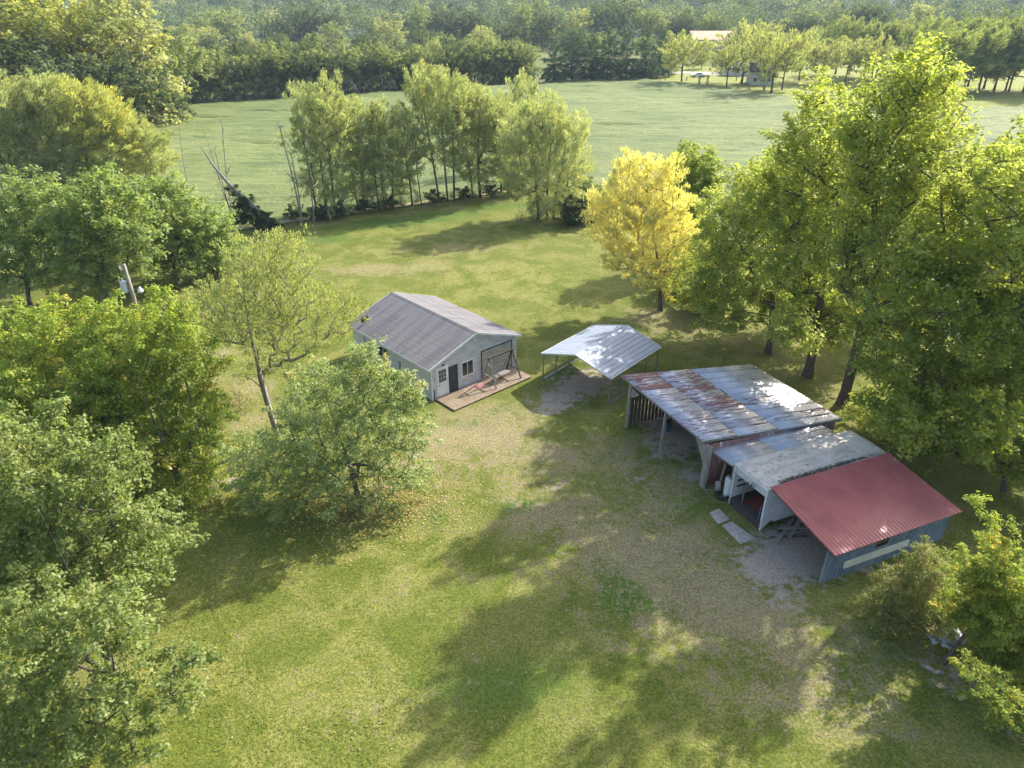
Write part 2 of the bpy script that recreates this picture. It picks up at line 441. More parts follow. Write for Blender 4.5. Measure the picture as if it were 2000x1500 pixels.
n1 = b.noise(co, .35, 6, .7, .5); n2 = b.noise(co, 1.6, 6, .75, .3); n3 = b.noise(co, 9, 4, .75); n4 = b.noise(co, 28, 3, .8); n5 = b.noise(co, .09, 3, .5)
cells = b.n('TexVoronoi'); b.l(co, cells.inputs['Vector']); cells.inputs['Scale'].default_value = 2.2
n6 = b.noise(co, 4.2, 6, .8, .6)
grass = b.mix(b.ramp(n1, .42, .58), (.20, .215, .040), (.335, .305, .090))
grass = b.mix(b.ramp(n5, .4, .6, 0, .5), grass, (.24, .24, .06))
grass = b.mix(b.ramp(n6, .42, .58, 0, .9), grass, b.mix(1.0, grass, (.62, .76, .55), 'MULTIPLY'))
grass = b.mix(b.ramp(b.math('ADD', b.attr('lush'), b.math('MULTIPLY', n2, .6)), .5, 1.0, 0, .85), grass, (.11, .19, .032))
# thin, straw-coloured turf in ragged patches
dr = b.math('ADD', b.math('MULTIPLY', b.attr('dry'), .66), b.math('MULTIPLY_ADD', n6, 3.0, -1.52))
dr = b.math('ADD', dr, b.math('MULTIPLY_ADD', n1, 1.6, -.82))
dr = b.math('ADD', dr, b.math('MULTIPLY_ADD', n2, 2.2, -1.12))
straw = b.mix(b.ramp(n2, .4, .6), (.46, .365, .225), (.36, .28, .18))
grass = b.mix(b.ramp(dr, .15, .75, 0, .9), grass, straw)
grass = b.mix(b.ramp(n3, .45, .56, 0, .85), grass, b.mix(1.0, grass, (.52, .60, .45), 'MULTIPLY'))
grass = b.mix(b.ramp(n4, .46, .58, 0, .8), grass, b.mix(1.0, grass, (.5, .56, .45), 'MULTIPLY'))
soil = b.mix(b.ramp(n3, .35, .65), (.42, .35, .28), (.22, .175, .135))
soil = b.mix(b.ramp(n4, .52, .62, 0, .8), soil, (.56, .52, .47))
di = b.math('ADD', b.attr('dirt'), b.math('MULTIPLY_ADD', n2, 2.4, -1.28)); di = b.math('ADD', di, b.math('MULTIPLY_ADD', n3, .5, -.25))
col = b.mix(b.ramp(di, .3, .7), grass, soil)
hgt = b.math('ADD', b.math('MULTIPLY', n3, 1.0), b.math('MULTIPLY', n4, .6))
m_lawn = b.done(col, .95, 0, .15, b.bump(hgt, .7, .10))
tag(link('lawn', me, m_lawn), kind='structure')

# soybean field
fpoly = [(-260, -45), (-60, 60.5), (2, 97.5), (9, 97), (15, 88), (24, 66), (34, 48), (50, 34), (120, 8), (420, 20), (420, 215), (230, 225), (140, 180), (100, 172), (84, 168), (76, 186), (62, 210), (52, 228), (40, 241), (6, 229), (-82, 175), (-190, 118)]
X, Y, Q = grid(-200, 330, 20, 242, .9)
P2 = np.stack([X, Y, np.zeros_like(X)], 1)
ins = in_poly(X, Y, fpoly)
rows = np.sin((Y * .87 - X * .49) * 2 * np.pi / 6.0)
Zf = .62 + .10 * snoise(P2, .22, 9, 3) + .05 * rows + .12 * snoise(P2, .03, 4, 2) - .45 * np.clip(snoise(P2 * np.array([.35, 1.6, 1]), .07, 14, 3) - .62, 0, 1) * 3
Zf = np.where(ins, Zf, -.15)
k = ins[Q].any(1)
me = np_mesh('crop_field', np.stack([X, Y, Zf], 1), Q[k], smooth=True)
b = NB('soybean_leaves'); co = b.coord(); cs = b.coord(scale=(.30, 1.5, 1), rot=(0, 0, R(-12)))
s1 = b.noise(cs, .5, 5, .65, .6); s2 = b.noise(co, 1.4, 5, .8); s3 = b.noise(co, .03, 4, .6); s4 = b.noise(cs, .16, 4, .6, 1.0)
rowco = b.coord(rot=(0, 0, R(-30))); wv = b.wave(rowco, .34, 'Y', 'SIN', .4)
col = b.mix(b.ramp(s3, .38, .65), (.16, .195, .06), (.215, .24, .08))
col = b.mix(b.ramp(s1, .38, .62), col, b.mix(1.0, col, (.66, .76, .66), 'MULTIPLY'))
col = b.mix(b.ramp(wv, .3, 1, 0, .5), col, b.mix(1.0, col, (.8, .88, .8), 'MULTIPLY'))
col = b.mix(b.ramp(s2, .45, .7, 0, .8), col, b.mix(1.0, col, (.62, .72, .62), 'MULTIPLY'))
col = b.mix(b.ramp(s4, .585, .64, 0, .75), col, (.07, .11, .035))
m_crop = b.done(col, .8, 0, .25, b.bump(b.math('ADD', b.math('MULTIPLY', s2, 1.3), b.math('MULTIPLY', s1, .6)), .9, .35))
tag(link('crop_field', me, m_crop), 'pale green soybean crop covering the big field behind the willow row', 'crop', kind='stuff')

# dirt strip between lawn and crop, farm track to the far yard, meadows in the wood
m_dirt = simple('bare_earth', (.40, .33, .20), (.22, .22, .09), .6, .95, spec=.1)
def sheet(name, pts, mat, z, label=None):
    g = MB(); g.add([(p[0], p[1], z) for p in pts], [tuple(range(len(pts)))]); return tag(g.build(name, mat), label, kind='structure')
q = [(-60, 59.2), (2, 95.9), (3.4, 98), (2.6, 98.2), (-61, 61)]
sheet('dirt_strip', q, m_dirt, .11)
m_yard = simple('yard_grass', (.24, .25, .07), (.17, .20, .05), .3, .95, spec=.1)
sheet('far_yard', [(40, 240), (52, 228), (62, 210), (76, 186), (84, 168), (100, 172), (140, 180), (200, 215), (170, 300), (60, 290)], m_yard, .08)
m_gravel = simple('pale_gravel', (.42, .39, .35), (.30, .28, .25), 1.2, .95, spec=.1)
a = [at(1255, 147), at(1330, 144), at(1420, 148), at(1455, 152), at(1500, 158), at(1500, 154), at(1450, 146.5), at(1380, 141), at(1300, 140), at(1255, 143)]
sheet('driveway', [(p.x, p.y) for p in a], m_gravel, .12)
# wooded hillside rising behind the flat land
def hill(x, y):
    t = np.clip((y - 430) / 620, 0, 1); t2 = np.clip((y - 1000) / 1500, 0, 1)
    P_ = np.stack([x, y, 0 * x], 1)
    return t * t * (3 - 2 * t) * (52 + 14 * snoise(P_, 1 / 420., 3, 2)) + t2 * (110 + 40 * snoise(P_, 1 / 1500., 5, 2)) + t * 3 * snoise(P_, 1 / 110., 8, 2)
xs = np.linspace(-4200, 4200, 240); ys = 400 + 4200 * np.linspace(0, 1, 70) ** 1.9; XX, YY = np.meshgrid(xs, ys); XX = XX.ravel(); YY = YY.ravel()
Zh = hill(XX, YY) + .9
i = np.arange(69 * 240).reshape(69, 240)[:, :-1].ravel(); Qh = np.stack([i, i + 1, i + 241, i + 240], 1)
b = NB('wooded_hills'); co = b.coord(); f = b.noise(co, .02, 6, .8)
m_hill = b.done(b.mix(b.ramp(f, .35, .65), (.03, .06, .035), (.07, .10, .05)), .95, 0, .1, b.bump(f, 1, 8))
tag(link('hills', np_mesh('hills', np.stack([XX, YY, Zh - 1.2], 1), Qh, smooth=True), m_hill), kind='structure')

#@@BUILDINGS
# ================================================================== building materials
def siding(name, ca, cb, axis='Z', pitch=.115, dirt=.4, seed=0):
    b = NB(name); co = b.coord(); wv = b.wave(co, 1 / (pitch * 2 * math.pi) * math.pi / 1.0 * .1 * 10 / math.pi, axis, 'SAW')
    f = b.noise(b.coord(scale=(.8, .8, 3.5)), 1.7, 6, .75); f2 = b.noise(co, 9, 3, .7)
    col = b.mix(b.ramp(f, .42, .66, 0, dirt), ca, cb); col = b.mix(b.ramp(wv, .80, .98, 0, .45), col, b.mix(1., col, (.5, .5, .52), 'MULTIPLY'))
    col = b.mix(b.ramp(f2, .5, .75, 0, .25), col, cb)
    return b.done(col, .65, 0, .3, b.bump(wv, .6, .02))
M['siding'] = siding('weathered_white_siding', (.56, .57, .58), (.30, .30, .31), dirt=.75)
M['siding_clean'] = siding('white_siding', (.60, .60, .57), (.42, .42, .40), dirt=.5)
M['panel'] = siding('cream_panel', (.45, .42, .33), (.24, .24, .22), pitch=.2, dirt=.8)
M['white'] = simple('white_paint', (.72, .73, .74), (.60, .60, .60), 3, .45, spec=.4, bump=.05)
M['black'] = simple('black_trim', (.02, .02, .025), (.035, .035, .04), 5, .5)
M['glass'] = simple('window_glass', (.02, .025, .03), (.03, .035, .04), 2, .08, spec=.8, bump=0)
M['screen'] = simple('screen_mesh', (.045, .045, .05), (.06, .06, .065), 20, .8)
M['galv'] = simple('galvanised_tube', (.18, .24, .23), (.25, .29, .29), 8, .45, .5)
M['grey_wood'] = simple('grey_timber', (.34, .31, .27), (.20, .18, .155), 4, .9, stretch=(3, 3, .5))
M['dark_wood'] = simple('dark_timber', (.10, .08, .065), (.05, .04, .035), 4, .9, stretch=(3, 3, .5))
M['concrete'] = simple('concrete', (.42, .38, .33), (.30, .28, .25), 5, .9, bump=.4)
M['rubber'] = simple('rubber', (.02, .02, .02), (.035, .035, .035), 6, .8)

b = NB('shingles'); co = b.coord(); rowz = b.wave(co, 1.05, 'Z', 'SAW')
br = b.n('TexBrick'); mp = b.coord(rot=(R(90), 0, R(90))); b.l(mp, br.inputs['Vector']); br.inputs['Scale'].default_value = 1.0
br.inputs['Brick Width'].default_value = .30; br.inputs['Row Height'].default_value = .045; br.inputs['Mortar Size'].default_value = .004
br.inputs['Color1'].default_value = (.21, .20, .205, 1); br.inputs['Color2'].default_value = (.145, .14, .145, 1); br.inputs['Mortar'].default_value = (.12, .115, .125, 1)
st = b.noise(b.coord(scale=(.25, 2.2, .25)), .8, 6, .7); st2 = b.noise(co, 2.0, 5, .7); sp = b.noise(co, 30, 2, .8)
col = b.mix(b.ramp(st, .42, .62, 0, .62), br.outputs[0], b.mix(1., br.outputs[0], (.42, .41, .43), 'MULTIPLY'))
col = b.mix(b.ramp(st2, .5, .72, 0, .35), col, (.13, .12, .13)); col = b.mix(b.ramp(sp, .4, .6, 0, .3), col, (.28, .27, .27))
M['shingle'] = b.done(col, .85, 0, .25, b.bump(br.outputs['Fac'], .5, .02))

b = NB('deck_boards'); co = b.coord(); wv = b.wave(co, 2.1, 'X', 'SAW'); f = b.noise(b.coord(scale=(8, .7, 1)), 1.5, 5, .7)
col = b.mix(b.ramp(f, .35, .65), (.30, .24, .17), (.20, .155, .11)); col = b.mix(b.ramp(wv, .9, 1), col, (.05, .04, .03))
wet = b.noise(b.coord(), .8, 3, .5); col = b.mix(b.ramp(wet, .5, .62, 0, .4), col, (.15, .10, .05))
M['deck'] = b.done(col, .8, 0, .3)

b = NB('galvanised_sheet'); co = b.coord(); f = b.noise(b.coord(scale=(.5, 3, 3)), 2.0, 6, .7); f2 = b.noise(co, .7, 3)
col = b.mix(b.ramp(f, .35, .65), (.32, .36, .42), (.25, .29, .35))
M['zinc'] = b.done(b.mix(b.ramp(f2, .4, .6, 0, .3), col, (.33, .37, .43)), .62, .15, .35)

def rusty(name, stretch_axis, amount):
    b = NB(name); sc_ = [7, 7, 7]; sc_[stretch_axis] = .8
    co = b.coord(scale=tuple(sc_)); f = b.noise(co, 1.1, 8, .75, .3); f2 = b.noise(b.coord(), 1.1, 6, .7); f3 = b.noise(co, 2.2, 5, .8)
    t = b.attr('tint'); ru = b.attr('rust')
    zinc = b.mix(t, (.38, .395, .43), (.55, .555, .59)); zinc = b.mix(b.ramp(f2, .5, .68, 0, .5), zinc, (.66, .65, .64))
    zinc = b.mix(b.ramp(f3, .55, .75, 0, .6), zinc, (.20, .20, .22))
    lim = b.math('ADD', b.math('ADD', f, b.math('MULTIPLY', b.math('ADD', f3, f2), .19)), b.math('MULTIPLY', ru, .24))
    rmask = b.ramp(lim, .895 - amount, .96 - amount)
    rust = b.mix(b.ramp(f3, .35, .65), (.30, .105, .055), (.15, .05, .035))
    col = b.mix(b.math('MULTIPLY', rmask, .85), zinc, rust)
    ro = b.ramp(rmask, 0, 1, .42, .9); me_ = b.ramp(rmask, 0, 1, .35, 0)
    return b.done(col, ro, me_, .4, b.bump(f3, .25, .01))
M['rust_roof'] = rusty('rusty_tin', 0, .13)
M['old_tin'] = rusty('old_grey_tin', 0, -.30)
M['rust_wall'] = rusty('rusty_wall_tin', 2, .18)

b = NB('red_steel'); co = b.coord(); f = b.noise(co, .8, 4, .6); f2 = b.noise(co, 14, 4, .7)
col = b.mix(b.ramp(f, .35, .7), (.46, .13, .12), (.37, .10, .095)); col = b.mix(b.ramp(f2, .6, .78, 0, .35), col, (.42, .22, .21))
M['red_steel'] = b.done(col, .34, 0, .5)

b = NB('blue_board'); co = b.coord(); gr = b.wave(co, 1.55, 'X', 'SIN'); f = b.noise(b.coord(scale=(2, 2, .7)), 2.2, 7, .75)
col = b.mix(b.ramp(f, .35, .65), (.105, .15, .205), (.20, .25, .305)); col = b.mix(b.ramp(gr, .95, 1.0, 0, .45), col, (.05, .065, .085))
M['blue_board'] = b.done(col, .85, 0, .2)
b = NB('membrane_roof'); co = b.coord(); f = b.noise(b.coord(scale=(.8, 2, 1)), 1.2, 8, .72, .4); f2 = b.noise(co, 5, 6, .8); f3 = b.noise(co, .5, 3)
col = b.mix(b.ramp(f, .4, .62), (.66, .58, .48), (.46, .42, .37)); col = b.mix(b.ramp(f2, .54, .64, 0, .85), col, (.17, .145, .12)); col = b.mix(b.ramp(f3, .5, .65, 0, .5), col, (.68, .64, .57))
M['membrane'] = b.done(col, .7, 0, .35, b.bump(f, .4, .03))

# ------------------------------------------------------------------ house (small garage-like building)
HA = R(42.5); H0 = Vector((-5.05, 39.15, 0))
house = empty('house', H0, HA, 'small white sided house with grey shingle roof beside the wooden deck', 'house')
Wd, Dp, EZ, RZ = 7.2, 9.2, 2.36, 3.62
t = .12
g = MB()
g.box(0, 0, 0, Wd, t, EZ); g.add([(0, 0, EZ), (Wd, 0, EZ), (Wd / 2, 0, RZ), (0, t, EZ), (Wd, t, EZ), (Wd / 2, t, RZ)], [(0, 1, 2), (5, 4, 3), (0, 2, 5, 3), (2, 1, 4, 5)])
g.build('wall', M['siding'], house, label='weathered front gable wall')
g = MB(); g.box(0, t, 0, t, Dp - t, EZ); g.build('wall', M['siding_clean'], house)
g = MB(); g.box(Wd - t, t, 0, Wd, Dp - t, EZ); g.build('wall', M['siding_clean'], house)
g = MB(); g.box(0, Dp - t, 0, Wd, Dp, EZ); g.add([(0, Dp - t, EZ), (Wd, Dp - t, EZ), (Wd / 2, Dp - t, RZ), (0, Dp, EZ), (Wd, Dp, EZ), (Wd / 2, Dp, RZ)], [(0, 1, 2), (5, 4, 3), (0, 2, 5, 3), (2, 1, 4, 5)])
g.build('wall', M['siding_clean'], house)
ov = .32; fo = .22; sl_ = (RZ - EZ) / (Wd / 2)
zt = .13
roof = empty('roof', (0, 0, 0)); roof.parent = house
def pitch(x0, x1):
    g = MB()
    z0 = EZ - sl_ * ov + zt; z1 = RZ + zt
    n = 30; ys = (-fo, Dp + fo)
    # real courses: each shingle course steps 6 mm over the one below it
    for k in range(n):
        a = k / n; c = (k + 1) / n + (.004 if k < n - 1 else 0)
        xa = x0 + (x1 - x0) * a; xb = x0 + (x1 - x0) * min(c, 1)
        za = z0 + (z1 - z0) * a + .012; zb = z0 + (z1 - z0) * min(c, 1)
        g.slab((xa, ys[0], za), (xb, ys[0], zb), (xb, ys[1], zb), (xa, ys[1], za), .07)
    return g
pitch(-ov, Wd / 2).build('roof_slope', M['shingle'], roof)
pitch(Wd + ov, Wd / 2).build('roof_slope', M['shingle'], roof)
g = MB(); g.add([(Wd / 2 - .16, -fo - .01, RZ + zt - .035), (Wd / 2, -fo - .01, RZ + zt + .03), (Wd / 2 + .16, -fo - .01, RZ + zt - .035), (Wd / 2 - .16, Dp + fo + .01, RZ + zt - .035), (Wd / 2, Dp + fo + .01, RZ + zt + .03), (Wd / 2 + .16, Dp + fo + .01, RZ + zt - .035)], [(0, 1, 4, 3), (1, 2, 5, 4)])
g.build('ridge_cap', M['shingle'], roof)
g = MB(); z0 = EZ - sl_ * ov + zt
for (xa, xb) in ((-ov, Wd / 2), (Wd + ov, Wd / 2)):
    for y in (-fo, Dp + fo):
        g.bar((xa, y, z0 - .055), (xb, y, RZ + zt - .055), .03, .13)
    g.bar((xa, -fo, z0 - .055), (xa, Dp + fo, z0 - .055), .03, .12)
g.build('fascia', M['white'], roof)
# front door
door = MB().box(.44, -.045, .13, 1.27, -.003, 2.09).build('door', M['white'], house, .008)
g = MB()
for i in range(3):
    for j in range(3): g.box(.56 + i * .2, -.052, 1.12 + j * .29, .73 + i * .2, -.047, 1.38 + j * .29)
g.build('pane', M['glass'], door)
MB().tube([(.53, -.05, .98), (.53, -.10, .98), (.53, -.10, .88)], .018).build('handle', M['black'], door)
g = MB(); g.box(.36, -.03, .10, .435, 0, 2.16); g.box(1.275, -.03, .10, 1.33, 0, 2.16); g.box(.435, -.03, 2.095, 1.275, 0, 2.16); g.build('door_frame', M['white'], house)
# black screen door
scr = MB().box(1.40, -.028, .14, 2.04, -.018, 1.92).build('screen_door', M['screen'], house, label='black screen door hung beside the white door')
g = MB()
for a_ in ((1.36, .12, 1.40, 1.95), (2.04, .12, 2.08, 1.95)): g.box(a_[0], -.05, a_[1], a_[2], -.005, a_[3])
g.box(1.40, -.05, 1.91, 2.04, -.005, 1.95); g.box(1.40, -.05, .10, 2.04, -.005, .14); g.box(1.40, -.05, .70, 2.04, -.005, .74); g.box(1.70, -.05, .14, 1.74, -.005, .70)
g.build('frame', M['black'], scr)
# windows
def window(x0, x1, z0, z1, par, side='front'):
    def T(x, y, z): return (x, y, z) if side == 'front' else (y, x, z)
    def bx(g, x0, y0, z0, x1, y1, z1):
        a = T(x0, y0, z0); c = T(x1, y1, z1); g.box(min(a[0], c[0]), min(a[1], c[1]), z0, max(a[0], c[0]), max(a[1], c[1]), z1)
    g = MB(); fw = .07
    bx(g, x0, -.045, z0, x0 + fw, -.002, z1); bx(g, x1 - fw, -.045, z0, x1, -.002, z1); bx(g, x0 + fw, -.045, z0, x1 - fw, -.002, z0 + fw); bx(g, x0 + fw, -.045, z1 - fw, x1 - fw, -.002, z1)
    xm = (x0 + x1) / 2; bx(g, xm - .02, -.038, z0 + fw, xm + .02, -.002, z1 - fw)
    wi = g.build('window', M['white'], par)
    g = MB(); bx(g, x0 + fw, -.02, z0 + fw, xm - .02, -.004, z1 - fw); bx(g, xm + .02, -.026, z0 + fw, x1 - fw, -.004, z1 - fw); g.build('pane', M['glass'], wi)
window(2.39, 3.42, .84, 1.91, house)
window(4.75, 5.95, 1.0, 1.98, house, 'side'); window(3.2, 3.6, .8, 1.7, house, 'side')
# garage panel with black frame
pn = MB().box(4.14, -.025, .10, 6.76, -.003, 2.12).build('garage_door', M['panel'], house)
g = MB(); g.box(4.08, -.045, .10, 4.14, -.003, 2.18); g.box(6.76, -.045, .10, 6.82, -.003, 2.18); g.box(4.14, -.045, 2.12, 6.76, -.003, 2.18); g.build('frame', M['black'], pn)
MB().box(Wd / 2 - .09, -.03, 3.02, Wd / 2 + .09, -.002, 3.28).build('vent', M['white'], house, .005)
MB().box(.91, -.06, 2.19, 1.03, -.003, 2.32).build('bell', M['black'], house, .01)
g = MB()
for (x, y) in ((-.02, -.02), (Wd - .06, -.02)): MB().box(x, y, .02, x + .08, y + .018, EZ - .12).build('corner_trim', M['white'], house)
MB().box(.14, -.03, .05, .19, -.006, .75).build('pipe', M['black'], house)
MB().tube([(-.06, 7.6, .1), (-.06, 7.6, 2.2)], .02, 6).build('conduit', M['black'], house)
# satellite dish on the far left roof edge
p = atY(712, 626, 0.1 + at(712, 626, 2.9).y); loc = house.matrix_basis.inverted() @ at(712, 630, 2.75)
dish = empty('satellite_dish', (loc.x, loc.y, 2.62 if loc.x > 0 else 2.5)); dish.parent = house
g = MB(); n = 20; prof = [(.0, .10), (.12, .085), (.22, .055), (.30, 0), (.31, .0), (.23, .035), (.12, .065), (.0, .08)]
rm = Matrix.Rotation(R(-60), 3, 'X'); g.lathe([(max(r_, .001), -z_) for r_, z_ in prof[:4]] + [(max(r_, .001), -z_ - .02) for r_, z_ in prof[:4]][::-1], n=n)
g.v = [tuple(rm @ Vector(v) * 1.15 + Vector((0, 0, .42))) for v in g.v]; g.build('reflector', M['black'], dish, smooth=True)
MB().tube([(0, .1, -.05), (0, .1, .35), (0, .02, .42)], .025).build('mast', M['galv'], dish)
MB().tube([(0, 0, .2), (0, -.42, .45)], .015, 6).box(-.04, -.5, .42, .04, -.4, .5).build('receiver', M['galv'], dish)

# deck, mat and swing
deck = empty('wooden_deck', H0, HA, 'low brown board deck along the front of the white house', 'deck')
g = MB(); dx = .145
k = 0
while .2 + k * dx < 6.75:
    x = .2 + k * dx; g.box(x, -1.98, .075, x + dx - .012, -.06, .115); k += 1
g.build('boards', M['deck'], deck)
g = MB(); g.box(.21, -1.97, -.02, 6.7, -1.93, .07); g.box(.21, -1.93, -.02, .25, -.08, .07); g.box(6.66, -1.93, -.02, 6.7, -.08, .07); g.box(.25, -1.0, -.02, 6.66, -.96, .07); g.build('joists', M['dark_wood'], deck)
m_mat = simple('faded_red_mat', (.40, .20, .19), (.32, .16, .15), 8, .95)
mt_ = MB().box(2.92, -1.0, .118, 3.74, -.32, .132).build('doormat', m_mat); mt_.location = H0; mt_.rotation_euler = (0, 0, HA); tag(mt_, 'faded red mat lying on the deck below the window', 'mat')
sw = empty('porch_swing', H0 + Matrix.Rotation(HA, 3, 'Z') @ Vector((5.0, -.95, .117)), HA, 'weathered wooden swing frame with hanging bench on the deck', 'swing')
for s_ in (-1, 1):
    g = MB(); ex = s_ * .98
    g.bar((ex + s_ * .12, -.75, 0), (ex, -.03, 1.92), .075, .075); g.bar((ex + s_ * .12, .72, 0), (ex, .03, 1.92), .075, .075)
    g.bar((ex + s_ * .09, -.50, .62), (ex + s_ * .09, .48, .62), .06, .07); g.bar((ex + s_ * .03, -.22, 1.4), (ex + s_ * .03, .2, 1.4), .05, .06)
    g.build('side_frame', M['grey_wood'] if s_ < 0 else M['dark_wood'], sw)
MB().bar((-1.15, 0, 1.92), (1.15, 0, 1.92), .08, .1).build('beam', M['dark_wood'], sw)
g = MB()
for i in range(5): g.box(-.68, -.25 + i * .1, .45, .68, -.17 + i * .1, .475)
for i in range(4): g.box(-.68, .27 + i * .01, .55 + i * .11, .68, .29 + i * .01, .63 + i * .11)
for x in (-.66, 0, .62): g.box(x, -.25, .41, x + .05, .29, .448); g.box(x, .292, .43, x + .05, .32, 1.0)
g.build('bench', M['grey_wood'], sw)
g = MB()
for x in (-.66, .66): MB().tube([(x, -.22, .48), (x, 0, 1.3), (x, 0, 1.88)], .012, 5).tube([(x, .3, .7), (x, 0, 1.3)], .012, 5).build('chain', M['galv'], sw)

# ------------------------------------------------------------------ carport
cp = [at(1057, 691, 1.92), at(1192, 742, 1.92)]
cdir = (cp[1] - cp[0]); CA = math.atan2(cdir.y, cdir.x); CW = cdir.length; CD = 6.0
CA = CA + R(1)
car_root = empty('carport', (cp[0].x, cp[0].y, 0), CA, 'open steel carport with silver ribbed gable roof over gravel', 'carport')
EZc, RZc = 1.95, 2.72
g = MB(); nrib = 7
for (xa, xb) in ((0, CW / 2), (CW, CW / 2)):
    g.slab((xa, 0, EZc), (xb, 0, RZc), (xb, CD, RZc), (xa, CD, EZc), .03)
    n = 8
    for i in range(n):
        for dd in (0,):
            tt = (i + .35) / n; x = xa + (xb - xa) * tt; z = EZc + (RZc - EZc) * tt
            sx = .035 if xb > xa else -.035; dz = (RZc - EZc) / (CW / 2) * .035
            g.hexa([(x - sx, .01, z - dz - .01), (x + sx, .01, z + dz - .01), (x + sx, CD - .01, z + dz - .01), (x - sx, CD - .01, z - dz - .01),
                    (x - sx * .5, .01, z - dz + .035), (x + sx * .5, .01, z + dz * .5 + .03), (x + sx * .5, CD - .01, z + dz * .5 + .03), (x - sx * .5, CD - .01, z - dz + .035)])
g.build('roof', M['zinc'], car_root)
g = MB()
for y in (-.02, CD + .02):
    g.bar((0, y, EZc - .01), (CW / 2, y, RZc), .02, .09); g.bar((CW, y, EZc - .01), (CW / 2, y, RZc), .02, .09)
g.bar((-.01, 0, EZc - .01), (-.01, CD, EZc - .01), .03, .07); g.bar((CW + .01, 0, EZc - .01), (CW + .01, CD, EZc - .01), .03, .07); g.build('roof_trim', M['white'], car_root)
for x in (.12, CW - .12):
    for i in range(5):
        y = .1 + i * (CD - .2) / 4; MB().box(x - .03, y - .03, .06, x + .03, y + .03, EZc - .03).build('post', M['galv'], car_root)
    MB().box(x - .035, .05, 0, x + .035, CD - .05, .058).build('base_rail', M['galv'], car_root)
g = MB()
for i in range(5):
    y = .1 + i * (CD - .2) / 4
    g.bar((.12, y, EZc - .05), (CW / 2, y, RZc - .08), .05, .05); g.bar((CW - .12, y, EZc - .05), (CW / 2, y, RZc - .08), .05, .05)
    for s_, x in ((1, .12), (-1, CW - .12)): g.bar((x, y, 1.5), (x + s_ * .45, y, EZc + .07), .04, .04)
g.build('roof_frame', M['galv'], car_root)

# ------------------------------------------------------------------ barn: leaning tin-roofed open shed
def frame(p0, p1):
    d = p1 - p0; return math.atan2(d.y, d.x)
cFL, cFR, cBR, cBL = at(1211, 734, 3.08), at(1372, 863, 2.66), at(1645, 820, 2.15), at(1467, 712, 2.35)
BA = frame(cFR, cBR)          # local x = away from the yard, local y = along the front to the left
barn = empty('open_shed', (cFR.x, cFR.y, 0), BA, 'open fronted pole shed with big rust streaked tin roof beside the carport', 'shed')
Li = Matrix.Rotation(-BA, 3, 'Z')
def loc_(p, o, Lm): q = Lm @ (Vector(p) - Vector((o.x, o.y, 0))); return q
lc = [loc_(p, cFR, Li) for p in (cFR, cBR, cBL, cFL)]
def bil(u, v, c=lc):
    return c[0] * (1 - u) * (1 - v) + c[1] * u * (1 - v) + c[2] * u * v + c[3] * (1 - u) * v
def tin_roof(bf, cols, courses, mat, par, name, rng, rustf, corr=.019, per=5, laps=None):
    """corrugated sheets: 'cols' across v, courses along u; each sheet a small lift of its own"""
    V = []; Q = []; T = []; RU = []
    for ci in range(cols):
        for (ua, ub, lift) in courses:
            v0 = ci / cols; v1 = (ci + 1.0) / cols; tn = rng.rand(); ru = rustf(ci / cols, (ua + ub) / 2, rng)
            wob = rng.normal() * .004; j = (rng.rand() - .5) * .02
            ua_ = max(0, ua + (j if ua > 0 else 0)) ; ub_ = ub + (j if ub < 1 else rng.rand() * .006)
            k = len(V); ns = per * 2
            for a in range(ns + 1):
                v = v0 + (v1 - v0) * a / ns
                hh = corr * (1 if a % 2 else -1) + lift + wob
                for u in (ua_, (ua_ + ub_) / 2, ub_):
                    p = bf(u, v); V.append((p.x, p.y, p.z + hh + .05 - (.022 if a == 0 else 0)))
                    T.append(tn); RU.append(ru)
            for a in range(ns):
                for c in range(2): Q.append((k + a * 3 + c, k + a * 3 + c + 1, k + a * 3 + c + 4, k + a * 3 + c + 3))
    me = np_mesh(name, np.array(V), np.array(Q), attrs={'tint': T, 'rust': RU}, smooth=False)
    o = link(name, me, mat, par); sd = o.modifiers.new('thickness', 'SOLIDIFY'); sd.thickness = .004
    return o
rg = np.random.RandomState(4)
tin_roof(bil, 11, [(0, .24, 0.022), (.235, .52, .011), (.515, 1.0, 0)], M['rust_roof'], barn, 'roof', rg,
         lambda v, u, r: (.12 if u < .6 else -.1) + .3 * (r.rand() - .3) + .15 * (v > .7) + (.35 if r.rand() < .15 else 0))
g = MB()
for u in (.02, .25, .5, .75, .98): g.bar(bil(u, 0) - Vector((0, 0, .05)), bil(u, 1) - Vector((0, 0, .05)), .05, .12)
g.build('rafters', M['dark_wood'], barn)
g = MB(); g.bar(bil(0.008, -.004) - Vector((0, 0, .03)), bil(0.008, 1.004) - Vector((0, 0, .03)), .03, .12); g.bar(bil(0, -.0) - Vector((0, 0, .03)), bil(1, -.0) - Vector((0, 0, .03)), .03, .08); g.build('fascia', M['grey_wood'], barn)
def lb(px, py, z=0): return loc_(at(px, py, z), cFR, Li)
pL, pM, pR = lb(1218, 836), lb(1288, 888), lb(1368, 950)
for q_ in (pL, pM, pR): q_.x = max(q_.x, lc[3].x * q_.y / lc[3].y + .06)
g = MB(); tp = bil(.05, .95); g.bar((pL.x, pL.y, 0), (pL.x + .08, pL.y + .05, tp.z - .1), .24, .07); g.bar((pL.x + .1, pL.y + .1, 0), (pL.x + .18, pL.y + .15, tp.z - .1), .14, .14); g.build('post', M['grey_wood'], barn)
tp = bil(.05, .5); MB().bar((pM.x, pM.y, 0), (pM.x + .06, pM.y, tp.z - .1), .13, .13).build('post', M['grey_wood'], barn)
